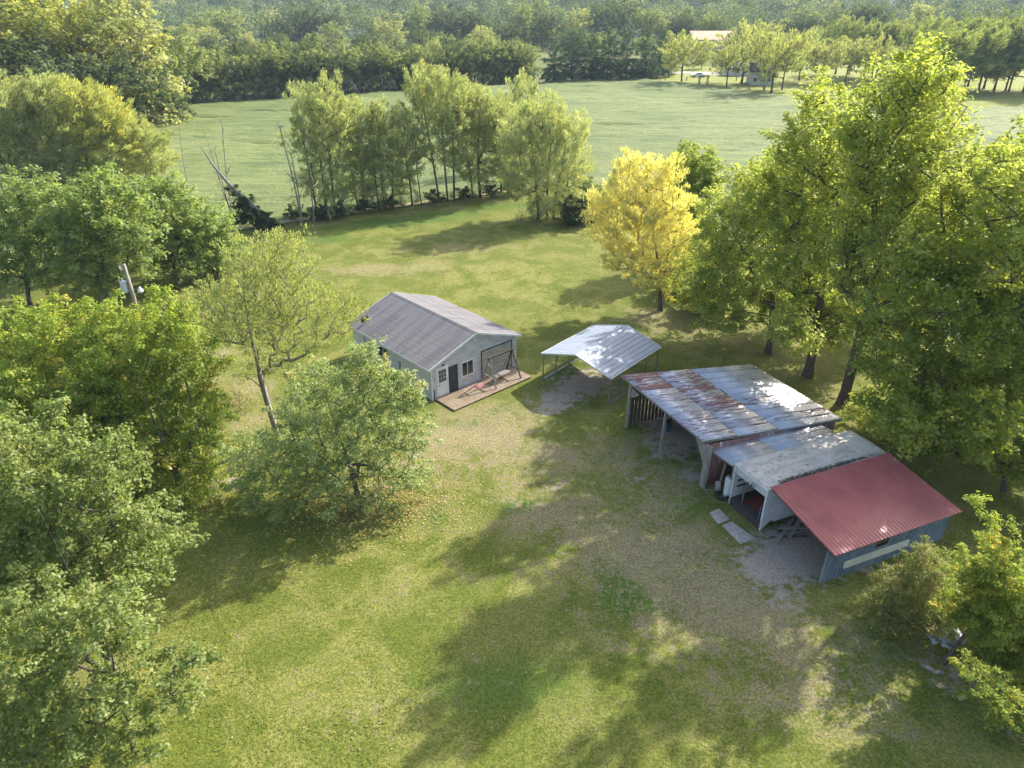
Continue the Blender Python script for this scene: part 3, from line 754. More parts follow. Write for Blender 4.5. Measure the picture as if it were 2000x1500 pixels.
g = MB(); tp = bil(.05, .05); g.bar((pR.x, pR.y, 0), (pR.x + .12, pR.y, tp.z - .08), .30, .05, (1, 0, 0)); g.bar((pR.x + .07, pR.y - .19, 0), (pR.x + .16, pR.y - .17, tp.z - .1), .05, .18); g.build('post', M['grey_wood'], barn, label='broad plank clad corner post')
y0, y1 = pR.y + .1, pL.y - .05
g = MB()
g.extrude_x([(y0, 2.42), (y0 + 1.25, 2.48), (y0 + .95, 2.25), (y0 + .2, 1.35), (y0, 1.2)], pR.x + .1, pR.x + .13); g.build('gusset', M['grey_wood'], barn)
g = MB()
g.extrude_x([(y1, 2.75), (y1 - .9, 2.7), (y1 - .7, 2.5), (y1 - .1, 2.1), (y1, 2.0)], pL.x + .1, pL.x + .13); g.build('gusset', M['grey_wood'], barn)
# walls: right side rusty tin, left side slatted boards, closed back
def tin_wall(p0, p1, z0, z1a, z1b, name, mat, par, rng, pitch=.1, amp=.012, ru=.4):
    p0 = Vector(p0); p1 = Vector(p1); d = (p1 - p0); L = d.length; d.normalize(); nn = Vector((-d.y, d.x, 0)); n = int(L / pitch * 2)
    V = []; Q = []; T = []; RR = []; tn = .5; rr_ = ru
    for i in range(n + 1):
        if i % 12 == 0: tn = rng.rand(); rr_ = ru + (rng.rand() - .5) * .8
        q = p0 + d * (L * i / n) + nn * (amp * (1 if i % 2 else -1)); zt_ = z1a + (z1b - z1a) * i / n
        V += [(q.x, q.y, z0), (q.x, q.y, zt_)]; T += [tn] * 2; RR += [rr_] * 2
        if i: Q.append((2 * i - 2, 2 * i, 2 * i + 1, 2 * i - 1))
    o = link(name, np_mesh(name, np.array(V), np.array(Q), attrs={'tint': T, 'rust': RR}), mat, par)
    sd = o.modifiers.new('thickness', 'SOLIDIFY'); sd.thickness = .01; return o
ry = pR.y; a1 = bil(1, .02); a2 = bil(1, .98)
tin_wall((pR.x + .2, ry, 0), (a1.x - .25, max(a1.y + .1, ry * .3), 0), 0, bil(.03, .03).z - .06, a1.z - .06, 'wall', M['rust_wall'], barn, rg)
tin_wall((a1.x - .2, a1.y + .1, 0), (a2.x - .2, a2.y - .1, 0), 0, a1.z - .07, a2.z - .07, 'wall', M['rust_wall'], barn, rg)
g = MB(); nb = 34; q0 = Vector((pL.x + .25, pL.y + .12, 0)); q1 = Vector((a2.x - .25, a2.y - .15, 0))
for i in range(nb):
    c = q0.lerp(q1, (i + .5) / nb); d = (q1 - q0).normalized(); zt_ = bil(0, .98).z * (1 - i / nb) + a2.z * i / nb - .12; hw = (q1 - q0).length / nb * .42
    g.bar((c.x, c.y, .03 + .05 * rg.rand()), (c.x, c.y, zt_), hw * 2, .025, (d.x, d.y, 0)) if False else g.hexa([(c.x - d.x * hw, c.y - d.y * hw, .03), (c.x + d.x * hw, c.y + d.y * hw, .03), (c.x + d.x * hw, c.y + d.y * hw + .025, .03), (c.x - d.x * hw, c.y - d.y * hw + .025, .03), (c.x - d.x * hw, c.y - d.y * hw, zt_), (c.x + d.x * hw, c.y + d.y * hw, zt_), (c.x + d.x * hw, c.y + d.y * hw + .025, zt_), (c.x - d.x * hw, c.y - d.y * hw + .025, zt_)])
g.build('wall', M['dark_wood'], barn, label='wall of dark upright boards')
barn_w = Matrix.Translation((cFR.x, cFR.y, 0)) @ Matrix.Rotation(BA, 4, 'Z')
def bw(x, y, z=0): return barn_w @ Vector((x, y, z))

# things kept in the open shed
def put(name, mb, mat, loc, rz, label, cat, **kw):
    o = mb.build(name, mat, **kw); o.location = loc; o.rotation_euler = (0, 0, rz); return tag(o, label, cat)
m_red = simple('red_paint', (.40, .05, .03), (.28, .04, .03), 5, .5); m_teal = simple('teal_plastic', (.03, .12, .14), (.02, .08, .10), 5, .5)
m_blue = simple('blue_plastic', (.05, .16, .34), (.04, .12, .26), 5, .5); m_yel = simple('yellow_handle', (.55, .36, .08), (.45, .30, .07), 5, .6)
sh = empty('shovel', bw(.75, pL.y - .5), BA, 'yellow handled shovel leaning against the slatted wall of the open shed', 'shovel')
MB().tube([(0, 0, .25), (.12, .35, 1.5)], .018, 6).build('handle', m_yel, sh); MB().hexa([(-.1, -.1, 0), (.1, -.1, 0), (.1, -.08, 0), (-.1, -.08, 0), (-.12, 0, .3), (.12, 0, .3), (.12, .02, .3), (-.12, .02, .3)]).build('blade', M['galv'], sh)
rk = empty('rake', bw(1.1, pL.y - .45), BA, 'long handled rake standing beside the yellow shovel', 'rake')
MB().tube([(0, 0, .05), (.05, .38, 1.75)], .014, 6).build('handle', M['grey_wood'], rk)
g = MB(); g.box(-.2, .34, 1.7, .3, .38, 1.74)
for i in range(9): g.box(-.19 + i * .058, .27, 1.7, -.175 + i * .058, .34, 1.72)
g.build('head', M['black'], rk)
wb = empty('work_bench', bw(2.0, pL.y - .65), BA, 'dark workbench against the slatted wall inside the open shed', 'bench')
MB().box(-.5, -.35, .8, 1.5, .35, .86).build('top', M['dark_wood'], wb)
for x in (-.45, 1.4):
    for y in (-.3, .26): MB().box(x, y, 0, x + .07, y + .07, .8).build('leg', M['dark_wood'], wb)
bn = empty('storage_bin', bw(1.25, pL.y - 1.05), BA + .2, 'teal plastic bin standing at the foot of the workbench', 'bin')
g = MB(); g.lathe([(.2, 0), (.24, .5), (.26, .52), (.26, .56), (.22, .56), (.18, .05)], n=16); g.build('tub', m_teal, bn); MB().lathe([(.27, .565), (.27, .59), (.05, .62)], n=16).build('lid', M['black'], bn)
tl = empty('garden_tiller', bw(2.6, pL.y - 1.6), BA + .7, 'red tiller with black handles parked inside the open shed', 'tiller')
MB().box(-.22, -.18, .32, .22, .18, .62).build('engine', m_red, tl, .04)
MB().tube([(-.15, -.15, .5), (-.7, -.25, .95), (-.85, -.25, .97)], .018, 6).tube([(-.15, .15, .5), (-.7, .25, .95), (-.85, .25, .97)], .018, 6).build('handlebar', M['black'], tl)
for s_ in (-1, 1): MB().tube([(0, s_ * .2, .2), (0, s_ * .28, .2)], .2, 14).build('wheel', M['rubber'], tl)
hs = empty('hose_reel', bw(1.55, pL.y - .12, 0), BA, 'coiled pale hose hanging on the slatted shed wall', 'hose')
g = MB()
for k in range(3): g.tube([(.26 * math.cos(a_ * .39) * (1 - .1 * k), -.04 - k * .03, 1.75 + .26 * math.sin(a_ * .39) * (1 - .1 * k)) for a_ in range(17)], .018, 6, False)
g.build('coil', M['white'], hs); MB().box(-.03, -.12, 1.96, .03, .0, 2.0).build('hook', M['black'], hs)

# ------------------------------------------------------------------ box trailer body
tz = 2.43
tFL, tFR = at(1435, 906, tz), at(1500, 957, tz)
tBL, tBR = at(1660, 845, tz), at(1723, 886, tz)
TA = frame((tFL + tFR) / 2, (tBL + tBR) / 2); TW = 2.3; TL = 7.4
trl = empty('box_trailer', (tFR.x, tFR.y, 0), TA, 'white box trailer body with open back between tin lean-to and red roofed shed', 'trailer')
def tw(x, y, z=0): return Matrix.Translation((tFR.x, tFR.y, 0)) @ Matrix.Rotation(TA, 4, 'Z') @ Vector((x, y, z))
m_skin = simple('white_trailer_skin', (.62, .65, .68), (.50, .53, .56), 1.5, .4, .1, .4, bump=.05); m_floor = simple('dark_plank_floor', (.085, .06, .055), (.05, .04, .04), 4, .8, stretch=(1, 6, 1))
m_in = simple('white_liner', (.55, .56, .54), (.42, .43, .42), 2, .7)
g = MB(); g.box(.06, .0, .42, TL, .03, tz - .05); g.build('side_wall', m_skin, trl)
g = MB(); g.add([(.05, -.002, .02), (.55, -.002, .42), (.05, -.002, .42), (.05, .028, .02), (.55, .028, .42), (.05, .028, .42)], [(0, 1, 2), (5, 4, 3), (0, 3, 4, 1), (0, 2, 5, 3)]); g.box(.75, .004, .30, 5.5, .026, .415)
g.build('side_skirt', m_skin, trl)
g = MB(); g.box(.06, TW - .03, .4, TL, TW, tz - .05); g.build('side_wall', m_skin, trl)
g = MB(); g.box(TL - .03, .03, .4, TL, TW - .03, tz - .05); g.build('front_wall', m_in, trl)
MB().box(.0, .03, .30, TL - .03, TW - .03, .40).build('floor', m_floor, trl)
g = MB(); g.box(-.03, -.03, tz - .10, .06, TW + .03, tz + .005)
g.build('header', M['white'], trl, .01)
MB().box(.0, .085, tz - .48, .03, TW - .085, tz - .105).build('roller_box', m_in, trl, .01)
g = MB(); g.box(-.004, .6, tz - .30, -.001, 1.1, tz - .28); g.box(-.06, .98, tz - .42, -.002, 1.03, tz - .34); g.box(-.05, 1.2, tz - .40, -.002, 1.24, tz - .35); g.box(-.04, .8, tz - .36, -.002, .88, tz - .34); g.build('latch', M['black'], trl)
for y in (-.02, TW - .06):
    p_ = MB().box(-.02, y, .0, .055, y + .08, tz - .105).build('rear_post', M['white'], trl, .006)
    for k in range(3): MB().box(-.028, y + .025, .16 + k * .18, -.021, y + .055, .26 + k * .18).build('marker_light', M['black'], p_)
    MB().box(-.028, y + .015, .02, -.021, y + .065, .09).build('reflector', m_red, p_)
MB().box(-.02, .065, .0, .0, TW - .065, .30).build('rear_sill', m_floor, trl, .01)
g = MB()
for i in range(24):   # membrane roof, slightly crowned and lumpy
    pass
Xr, Yr, Qr = grid(0, TL + .1, -.06, TW + .02, .16)
Zr = tz + .012 + .04 * np.sin(np.clip((Yr + .06) / (TW + .08), 0, 1) * np.pi) + .012 * snoise(np.stack([Xr, Yr, 0 * Xr], 1), .8, 6, 3) + np.where(Xr > 5.2, .05, 0)
ro_ = link('roof', np_mesh('roof', np.stack([Xr, Yr, Zr], 1), Qr, smooth=True), M['membrane'], trl); ro_.modifiers.new('thickness', 'SOLIDIFY').thickness = .03
rngq = np.random.RandomState(6); nq = 900; Pq = np.stack([rngq.uniform(.8, TL - .3, nq), .10 + .22 * rngq.rand(nq) ** 2, np.full(nq, tz + .075)], 1)
tq = nrm(np.stack([rngq.normal(size=nq), rngq.normal(size=nq), .3 * rngq.normal(size=nq)], 1)); sq = nrm(np.cross(np.array([0, 0, 1.]) + .3 * rngq.normal(size=(nq, 3)), tq)); Vq = np.empty((nq, 4, 3))
for c_i, (a_, b_) in enumerate(((-1, 0), (0, .6), (1, 0), (0, -.6))): Vq[:, c_i] = Pq + tq * .045 * a_ + sq * .045 * b_
tag(link('leaf_litter', np_mesh('leaf_litter', Vq.reshape(-1, 3), np.arange(nq * 4).reshape(-1, 4)), M['dark_wood'], trl), kind='stuff')
g = MB()
for z_ in (.95, 1.3, 1.65, 2.0): g.box(.3, TW - .055, z_, TL - .3, TW - .031, z_ + .11)
g.build('side_slat', M['dark_wood'], trl)
# in and before the trailer
rugm = simple('red_rug', (.25, .05, .035), (.17, .04, .03), 7, .95)
put('rug', MB().box(.45, .55, .403, 3.2, 1.75, .415), rugm, (tFR.x, tFR.y, 0), TA, 'red rug on the dark plank floor inside the trailer', 'rug')
put('plywood_sheet', MB().hexa([(.12, 1.55, .405), (.16, 1.55, .405), (.75, 2.18, .405), (.71, 2.2, .405), (.22, 1.62, 1.2), (.26, 1.62, 1.2), (.85, 2.22, 1.2), (.81, 2.24, 1.2)]), simple('plywood', (.33, .24, .16), (.26, .19, .13), 5, .9, stretch=(1, 1, 4)), (tFR.x, tFR.y, 0), TA, 'brown plywood sheet leaning inside the trailer doorway', 'board')
cr = empty('storage_crate', tw(2.2, 1.75, .405), TA, 'dark green crate standing on the trailer floor behind the plywood', 'crate')
MB().box(-.6, -.35, 0, .6, .35, .5).build('body', simple('dark_green', (.02, .05, .045), (.03, .06, .05), 4, .6), cr, .02); MB().box(-.63, -.38, .503, .63, .38, .57).build('lid', M['black'], cr, .02)
fc = empty('folding_chair', tw(.3, .28, .405), TA, 'blue folding chair propped against the trailer doorpost', 'chair')
MB().box(-.22, -.02, .35, .22, .02, .8).build('backrest', m_blue, fc, .01); MB().box(-.22, .03, .05, .22, .06, .45).build('seat', m_blue, fc, .01)
MB().bar((-.22, 0, 0), (-.22, 0, .82), .025).bar((.22, 0, 0), (.22, 0, .82), .025).build('frame', M['galv'], fc)
for (c4, lb_) in ((((1403, 1023), (1385, 1001), (1404, 993), (1425, 1014)), 'smaller square concrete slab in the grass before the trailer'),
                  (((1446, 1062), (1411, 1026), (1429, 1018), (1475, 1051)), 'longer concrete slab in the grass below the trailer sill')):
    pp = [at(x, y, .05) for x, y in c4]; c0 = sum(pp, Vector()) / 4; g = MB().slab(*[p - c0 + Vector((0, 0, .055)) for p in pp], .08); put('concrete_slab', g, M['concrete'], (c0.x, c0.y, 0), 0, lb_, 'slab', bevel=.012)

# ------------------------------------------------------------------ low tin lean-to between shed and trailer
mFL, mFR, mBR, mBL = at(1382, 877, 2.12), at(1430, 911, 2.05), at(1640, 852, 2.2), at(1601, 831, 2.1)
lt = empty('lean_to', (mFR.x, mFR.y, 0), TA, 'narrow lean-to under flat grey tin between rusty shed and white trailer', 'shed')
Lt = Matrix.Rotation(-TA, 3, 'Z'); lm = [loc_(p, mFR, Lt) for p in (mFR, mBR, mBL, mFL)]
tin_roof(lambda u, v: bil(u, v, lm), 3, [(0, .42, .012), (.41, 1.0, 0)], M['old_tin'], lt, 'roof', rg, lambda v, u, r: .1 * r.rand(), .007, 9)
g = MB(); g.bar(bil(.01, 0, lm) - Vector((0, 0, .02)), bil(.01, 1, lm) - Vector((0, 0, .02)), .04, .09); g.bar(bil(.99, 0, lm) - Vector((0, 0, .02)), bil(.99, 1, lm) - Vector((0, 0, .02)), .04, .09); g.bar(bil(0, .97, lm) - Vector((0, 0, .03)), bil(1, .97, lm) - Vector((0, 0, .03)), .05, .09); g.build('rafters', M['grey_wood'], lt)
g = MB()
for (u, v) in ((.03, .03), (.97, .05), (.97, .95)): p_ = bil(u, v, lm); MB().bar((p_.x, p_.y, 0), (p_.x, p_.y, p_.z - .03), .09).build('post', M['grey_wood'], lt)
def ltw(x, y, z=0): return Matrix.Translation((mFR.x, mFR.y, 0)) @ Matrix.Rotation(TA, 4, 'Z') @ Vector((x, y, z))
dr_ = empty('white_drum', at(1421, 968), .3, 'upright white plastic drum under the lean-to beside the trailer', 'drum')
MB().lathe([(.20, 0), (.24, .02), (.25, .3), (.235, .32), (.235, .36), (.25, .38), (.25, 1.08), (.22, 1.14)], n=18).build('body', M['white'], dr_, smooth=False); MB().lathe([(.1, 1.142), (.1, 1.17), (.02, 1.18)], (.05, .05, 0), 10).build('cap', M['black'], dr_)
ty = empty('car_tyre', at(1410, 971), 0, 'black tyre lying on the ground before the white drum', 'tyre')
g = MB(); g.v = []; n1_, n2_ = 24, 10
for i in range(n1_):
    a_ = 2 * math.pi * i / n1_
    for j in range(n2_):
        c_ = 2 * math.pi * j / n2_; rr_ = .27 + .095 * math.cos(c_); g.v.append((rr_ * math.cos(a_), rr_ * math.sin(a_), .1 + .1 * math.sin(c_)))
for i in range(n1_):
    for j in range(n2_): g.f.append((i * n2_ + j, ((i + 1) % n1_) * n2_ + j, ((i + 1) % n1_) * n2_ + (j + 1) % n2_, i * n2_ + (j + 1) % n2_))
g.build('tread', M['rubber'], ty, smooth=True)
pk = at(1404, 950); hp_ = at(1417, 905, 1.7)
put('leaning_plank', MB().bar((0, 0, 0.02), hp_ - pk, .22, .035, (1, 0, 0)), M['grey_wood'], pk, 0, 'long grey plank leaning against the rusty tin wall under the lean-to', 'plank')
pk = at(1402, 958); put('short_board', MB().hexa([(-.14, 0, 0), (.14, -.05, 0), (.15, -.02, 0), (-.13, .03, 0), (-.14, .16, .5), (.14, .11, .5), (.15, .14, .5), (-.13, .19, .5)]), M['concrete'], pk, .3, 'short pale board propped at the foot of the leaning plank', 'board')

# ------------------------------------------------------------------ red roofed shed
rFL, rFR, rBR, rBL = at(1505, 951, 2.55), at(1631, 1086, 1.80), at(1880, 999, 1.80), at(1735, 884, 2.62)
RA = frame(rFR, rBR); red = empty('red_roofed_shed', (rFR.x, rFR.y, 0), RA, 'low blue walled shed under sloping red ribbed steel roof', 'shed')
Lr = Matrix.Rotation(-RA, 3, 'Z'); lr = [loc_(p, rFR, Lr) for p in (rFR, rBR, rBL, rFL)]
def rb(u, v): return bil(u, v, lr)
g = MB(); g.slab(rb(0, 0), rb(1, 0), rb(1, 1), rb(0, 1), .03)
ns = 38
for i in range(ns + 1):
    u = .006 + .988 * i / ns; w_ = .0042; up_ = Vector((0, 0, .028)); dn = Vector((0, 0, -.008))
    a, c, d, e = rb(u - w_, .001), rb(u + w_, .001), rb(u + w_, .999), rb(u - w_, .999); m1, m2 = rb(u - w_ * .4, .001), rb(u + w_ * .4, .001); m3, m4 = rb(u + w_ * .4, .999), rb(u - w_ * .4, .999)
    g.hexa([a + dn, c + dn, d + dn, e + dn, m1 + up_, m2 + up_, m3 + up_, m4 + up_])
g.build('roof', M['red_steel'], red)
g = MB()
for v in (.03, .35, .68, .97): g.bar(rb(.02, v) - Vector((0, 0, .08)), rb(.98, v) - Vector((0, 0, .08)), .05, .09)
for u in (.02, .26, .5, .74, .98): g.bar(rb(u, .02) - Vector((0, 0, .17)), rb(u, .98) - Vector((0, 0, .17)), .05, .09)
g.build('rafters', M['dark_wood'], red)
w0 = loc_(at(1600, 1137), rFR, Lr); w1 = loc_(at(1841, 1056), rFR, Lr)
yw = (w0.y + w1.y) / 2; x0, x1 = w0.x, w1.x
print('redshed wall', w0, w1, lr)
g = MB(); wx0, wx1 = x0 + 2.85, x0 + 3.62; zt0 = 1.72
g.box(x0, yw, 0, wx0, yw + .05, zt0); g.box(wx1, yw, 0, x1, yw + .05, zt0); g.box(wx0, yw, 0, wx1, yw + .05, 1.0); g.build('side_wall', M['blue_board'], red)
g = MB(); g.box(wx0, yw - .01, .98, wx1, yw + .02, 1.02); g.box(wx0, yw - .005, 1.25, wx1, yw + .02, 1.28); g.box(wx0 - .04, yw - .02, .98, wx0, yw, zt0 - .02); g.box(wx1, yw - .02, .98, wx1 + .04, yw, zt0 - .02); g.build('window', M['grey_wood'], red)
g = MB(); yy = lr[2].y - .25
g.add([(x1 - .05, yw + .06, 0), (x1 - .05, yy, 0), (x1 - .05, yy, 2.42), (x1 - .05, yw + .06, 1.72), (x1, yw + .06, 0), (x1, yy, 0), (x1, yy, 2.42), (x1, yw + .06, 1.72)], [(0, 1, 2, 3), (7, 6, 5, 4), (0, 4, 5, 1), (1, 5, 6, 2), (2, 6, 7, 3), (3, 7, 4, 0)]); g.build('end_wall', M['blue_board'], red)
MB().bar((x0 + .05, yw + .1, 0), (x0 + .12, yw + .1, 1.72), .09).build('post', M['grey_wood'], red)
def rw(x, y, z=0): return Matrix.Translation((rFR.x, rFR.y, 0)) @ Matrix.Rotation(RA, 4, 'Z') @ Vector((x, y, z))
# faded cream board
b = NB('faded_cream_board'); co = b.coord(); f = b.noise(b.coord(scale=(2.5, 1, 6)), 3, 5, .8); f2 = b.noise(co, 2, 4)
m_cream = b.done(b.mix(b.ramp(f, .52, .68, 0, .5), b.mix(b.ramp(f2, .4, .6), (.72, .72, .62), (.62, .63, .54)), (.26, .30, .22)), .6)
n_ = 8; poly = []
bx0, bx1, bz0, bz1, r_ = x0 + 1.1, x0 + 5.0, .46, .86, .10
for (cx_, cz_, s0) in ((bx1 - r_, bz1 - r_, 0), (bx0 + r_, bz1 - r_, 90), (bx0 + r_, bz0 + r_, 180), (bx1 - r_, bz0 + r_, 270)):
    for k in range(5): a_ = R(s0 + k * 22.5); poly.append((cx_ + r_ * math.cos(a_), cz_ + r_ * math.sin(a_)))
g = MB(); n = len(poly); g.v = [(x, yw - .045, z) for x, z in poly] + [(x, yw - .008, z) for x, z in poly]
g.f = [tuple(range(n)), tuple(range(n, 2 * n))[::-1]] + [(i, (i + 1) % n, n + (i + 1) % n, n + i) for i in range(n)]
g.build('sign_board', m_cream, red, label='long cream board with rounded ends on the blue wall')
# lumber piled beside the trailer
rngl = random.Random(5)
for k in range(9):
    p_ = tw(.7 + rngl.random() * 1.6, -.35 - .12 * k * rngl.random() * 2, .03 + .05 * (k % 3)); a_ = TA + rngl.uniform(-.5, .5); L_ = rngl.uniform(1.0, 2.4)
    lab = ['short dark stake', 'long grey beam', 'pale split rail', 'thin grey lath', 'weathered fence post', 'broad grey board', 'crooked grey pole', 'narrow pale strip', 'thick brown timber'][k]
    put('timber', MB().bar((-L_ / 2, 0, 0), (L_ / 2, 0, rngl.uniform(0, .12)), rngl.uniform(.05, .16), rngl.uniform(.03, .07)), M['grey_wood'] if k % 3 else M['dark_wood'], p_, a_, lab + ' in the lumber heap between trailer and red roofed shed', 'timber')['group'] = 'scrap lumber beside the trailer'

# ------------------------------------------------------------------ utility pole
up0 = at(278, 640); up0 = Vector((up0.x, up0.y, 0))
# top of the pole seen at (254,515)
tpY = atY(254, 516, up0.y)
pole = empty('utility_pole', up0, 0, 'grey wooden utility pole with transformer and yard light among the left trees', 'pole')
hT = tpY.z; print('pole', up0, hT)
MB().tube([(0, 0, 0), (-.04, 0, hT * .5), (-.1, 0, hT)], [.16, .145, .12], 10).build('post', M['grey_wood'], pole, smooth=True)
m_tr = simple('pale_grey_enamel', (.50, .54, .60), (.44, .48, .54), 3, .4)
tr = MB().lathe([(.20, -.42), (.235, -.38), (.235, .34), (.25, .36), (.25, .40), (.12, .47)], (-.47, -.12, hT - 1.75), 16).build('transformer', m_tr, pole)
MB().tube([(-.47, -.12, hT - 1.3), (-.47, -.12, hT - 1.1)], .04, 8).tube([(-.6, -.2, hT - 1.32), (-.68, -.26, hT - 1.22)], .03, 8).build('bushing', M['white'], tr)
for dz_ in (0, .5): MB().box(-.26, -.08, hT - 1.5 - dz_, -.1, -.02, hT - 1.42 - dz_).build('bracket', M['galv'], pole)
MB().tube([(-.3, -.05, hT - .35), (-.36, -.05, hT - .12)], .035, 8).tube([(-.42, -.05, hT - .42), (-.48, -.05, hT - .18)], .035, 8).bar((-.1, -.05, hT - .5), (-.45, -.05, hT - .35), .03).build('insulator', M['white'], pole)
MB().tube([(.05, 0, hT - 2.15), (.25, -.03, hT - 1.95), (.55, -.05, hT - 1.85)], .025, 8).build('lamp_arm', M['galv'], pole)
MB().lathe([(.05, .16), (.09, .13), (.1, 0), (.19, -.06), (.2, -.22), (.13, -.26)], (.66, -.06, hT - 1.92), 14).build('yard_light', M['white'], pole)
MB().tube([(-.47, -.12, hT - 2.17), (-.5, -.1, hT - 3.2), (-.2, -.05, hT - 4.2)], .015, 5).build('cable', M['black'], pole)

# ------------------------------------------------------------------ far yard: car, house, arbour, posts, barn roof
cpos = at(1363, 151)
car = empty('parked_car', cpos, R(172), 'white sedan parked by the far drive under the willows', 'car')
m_carp = simple('white_car_paint', (.75, .77, .80), (.72, .74, .78), 1, .25, 0, .6, bump=0)
def prism_y(poly, w0):   # poly of (x,z,halfwidth)
    n = len(poly); g = MB(); g.v = [(x, -hw, z) for x, z, hw in poly] + [(x, hw, z) for x, z, hw in poly]
    g.f = [tuple(range(n)), tuple(range(n, 2 * n))[::-1]] + [(i, (i + 1) % n, n + (i + 1) % n, n + i) for i in range(n)]; return g
prism_y([(-2.35, .3, .8), (2.3, .3, .8), (2.38, .55, .86), (2.25, .78, .84), (1.1, .95, .86), (-1.6, 1.0, .86), (-2.3, .95, .84), (-2.4, .6, .86)], 0).build('body', m_carp, car, .05)
prism_y([(1.05, .96, .80), (.25, 1.38, .62), (-.9, 1.42, .62), (-1.75, 1.01, .80)], 0).build('cabin', m_carp, car, .04)
prism_y([(.82, 1.0, .806), (.2, 1.33, .662), (-.85, 1.36, .66), (-1.45, 1.03, .806)], 0).build('side_window', M['glass'], car)
g = MB(); g.add([(1.07, -.7, .985), (1.07, .7, .985), (.30, .56, 1.385), (.30, -.56, 1.385)], [(0, 1, 2, 3)]); g.build('windscreen', M['glass'], car)
for x in (-1.4, 1.4):
    for y in (-.78, .78):
        wh = MB().tube([(x, y - .1, .32), (x, y + .1, .32)], .33, 16).build('wheel', M['rubber'], car); MB().tube([(x, y - .11, .32), (x, y + .11, .32)], .19, 12).build('rim', M['galv'], wh)
for y in (-.6, .6):
    MB().box(2.3, y - .18, .58, 2.39, y + .18, .70).build('headlight', M['glass'], car, .01); MB().box(-2.41, y - .18, .65, -2.33, y + .18, .78).build('tail_light', m_red, car, .01)

m_roofd = simple('dark_roof', (.06, .06, .07), (.04, .04, .05), 1, .9)
def small_house(loc, rz, w_, d_, ez, rzz, label, wm, rm_, name='farmhouse'):
    r = empty(name, loc, rz, label, 'house')
    MB().box(-w_ / 2, -d_ / 2, 0, w_ / 2, d_ / 2, ez).add([(-w_ / 2, -d_ / 2, ez), (-w_ / 2, d_ / 2, ez), (-w_ / 2, 0, rzz - .1), (w_ / 2, -d_ / 2, ez), (w_ / 2, d_ / 2, ez), (w_ / 2, 0, rzz - .1)], [(0, 1, 2), (5, 4, 3)]).build('wall', wm, r)
    o_ = .5
    g = MB()
    for s_ in (-1, 1): g.slab((-w_ / 2 - o_, s_ * (d_ / 2 + o_), ez - .15), (w_ / 2 + o_, s_ * (d_ / 2 + o_), ez - .15), (w_ / 2 + o_, 0, rzz), (-w_ / 2 - o_, 0, rzz), .15)
    g.build('roof', rm_, r)
    for x in (-w_ * .3, 0.1, w_ * .3):
        wi = MB().box(x - .55, -d_ / 2 - .06, 1.0, x + .55, -d_ / 2 - .003, 2.2).build('window', M['white'], r); MB().box(x - .45, -d_ / 2 - .09, 1.1, x + .45, -d_ / 2 - .062, 2.1).build('pane', M['glass'], wi)
    return r
hp0 = at(1486, 166); fh = small_house((hp0.x, hp0.y + 2, 0), R(-8), 6.5, 8, 4.0, 6.0, 'pale sided farmhouse mostly hidden behind willows in the far yard', M['siding_clean'], m_roofd)
hp1 = at(1455, 150); fg = small_house((hp1.x, hp1.y + 4, 0), R(5), 9, 6, 2.6, 4.2, 'low pale blue outbuilding beyond the far drive', M['siding_clean'], simple('pale_blue_roof', (.45, .50, .58), (.38, .43, .52), 1, .6), 'outbuilding')
hp2 = at(1388, 98); fo_ = small_house((hp2.x, hp2.y, 0), R(3), 22, 14, 5.2, 8.6, 'long barn with tan orange roof beyond the willows', M['siding_clean'], simple('tan_roof', (.62, .38, .24), (.52, .32, .20), .3, .6), 'barn')
ap = at(1373, 166); ab = empty('garden_arbour', ap, .2, 'brown wooden arbour frame at the edge of the far field', 'arbour')
for x in (-1.3, 1.3):
    for y in (-.5, .3): MB().box(x - .1, y, 0, x + .1, y + .2, 2.3).build('post', M['grey_wood'], ab)
MB().box(-1.6, -.55, 2.3, 1.6, -.4, 2.5).box(-1.6, .4, 2.3, 1.6, .55, 2.5).box(-1.5, -.7, 2.5, -1.35, .7, 2.62).box(-.1, -.7, 2.5, .1, .7, 2.62).box(1.35, -.7, 2.5, 1.5, .7, 2.62).build('top_beam', M['grey_wood'], ab)
for (px, py, h_, l_) in ((1289, 158, 2.1, 'tall wooden post at the field corner near the evergreens'), (1299, 159, .9, 'short brown post right of the tall field post'), (1341, 158, 1.1, 'short post beside the leftmost yard willow'), (1464, 176, 1.6, 'dark post before the pale farmhouse'), (1100, 167, 1.5, 'thin pale stake before the evergreen row'), (1438, 158, 1.5, 'thin dark post beside the far drive')):
    p_ = at(px, py); po = empty('wooden_post', p_, 0, l_, 'post'); MB().box(-.12, -.12, 0, .12, .12, h_).build('shaft', M['grey_wood'], po); MB().box(-.14, -.14, h_ + .003, .14, .14, h_ + .08).build('cap', M['dark_wood'], po)
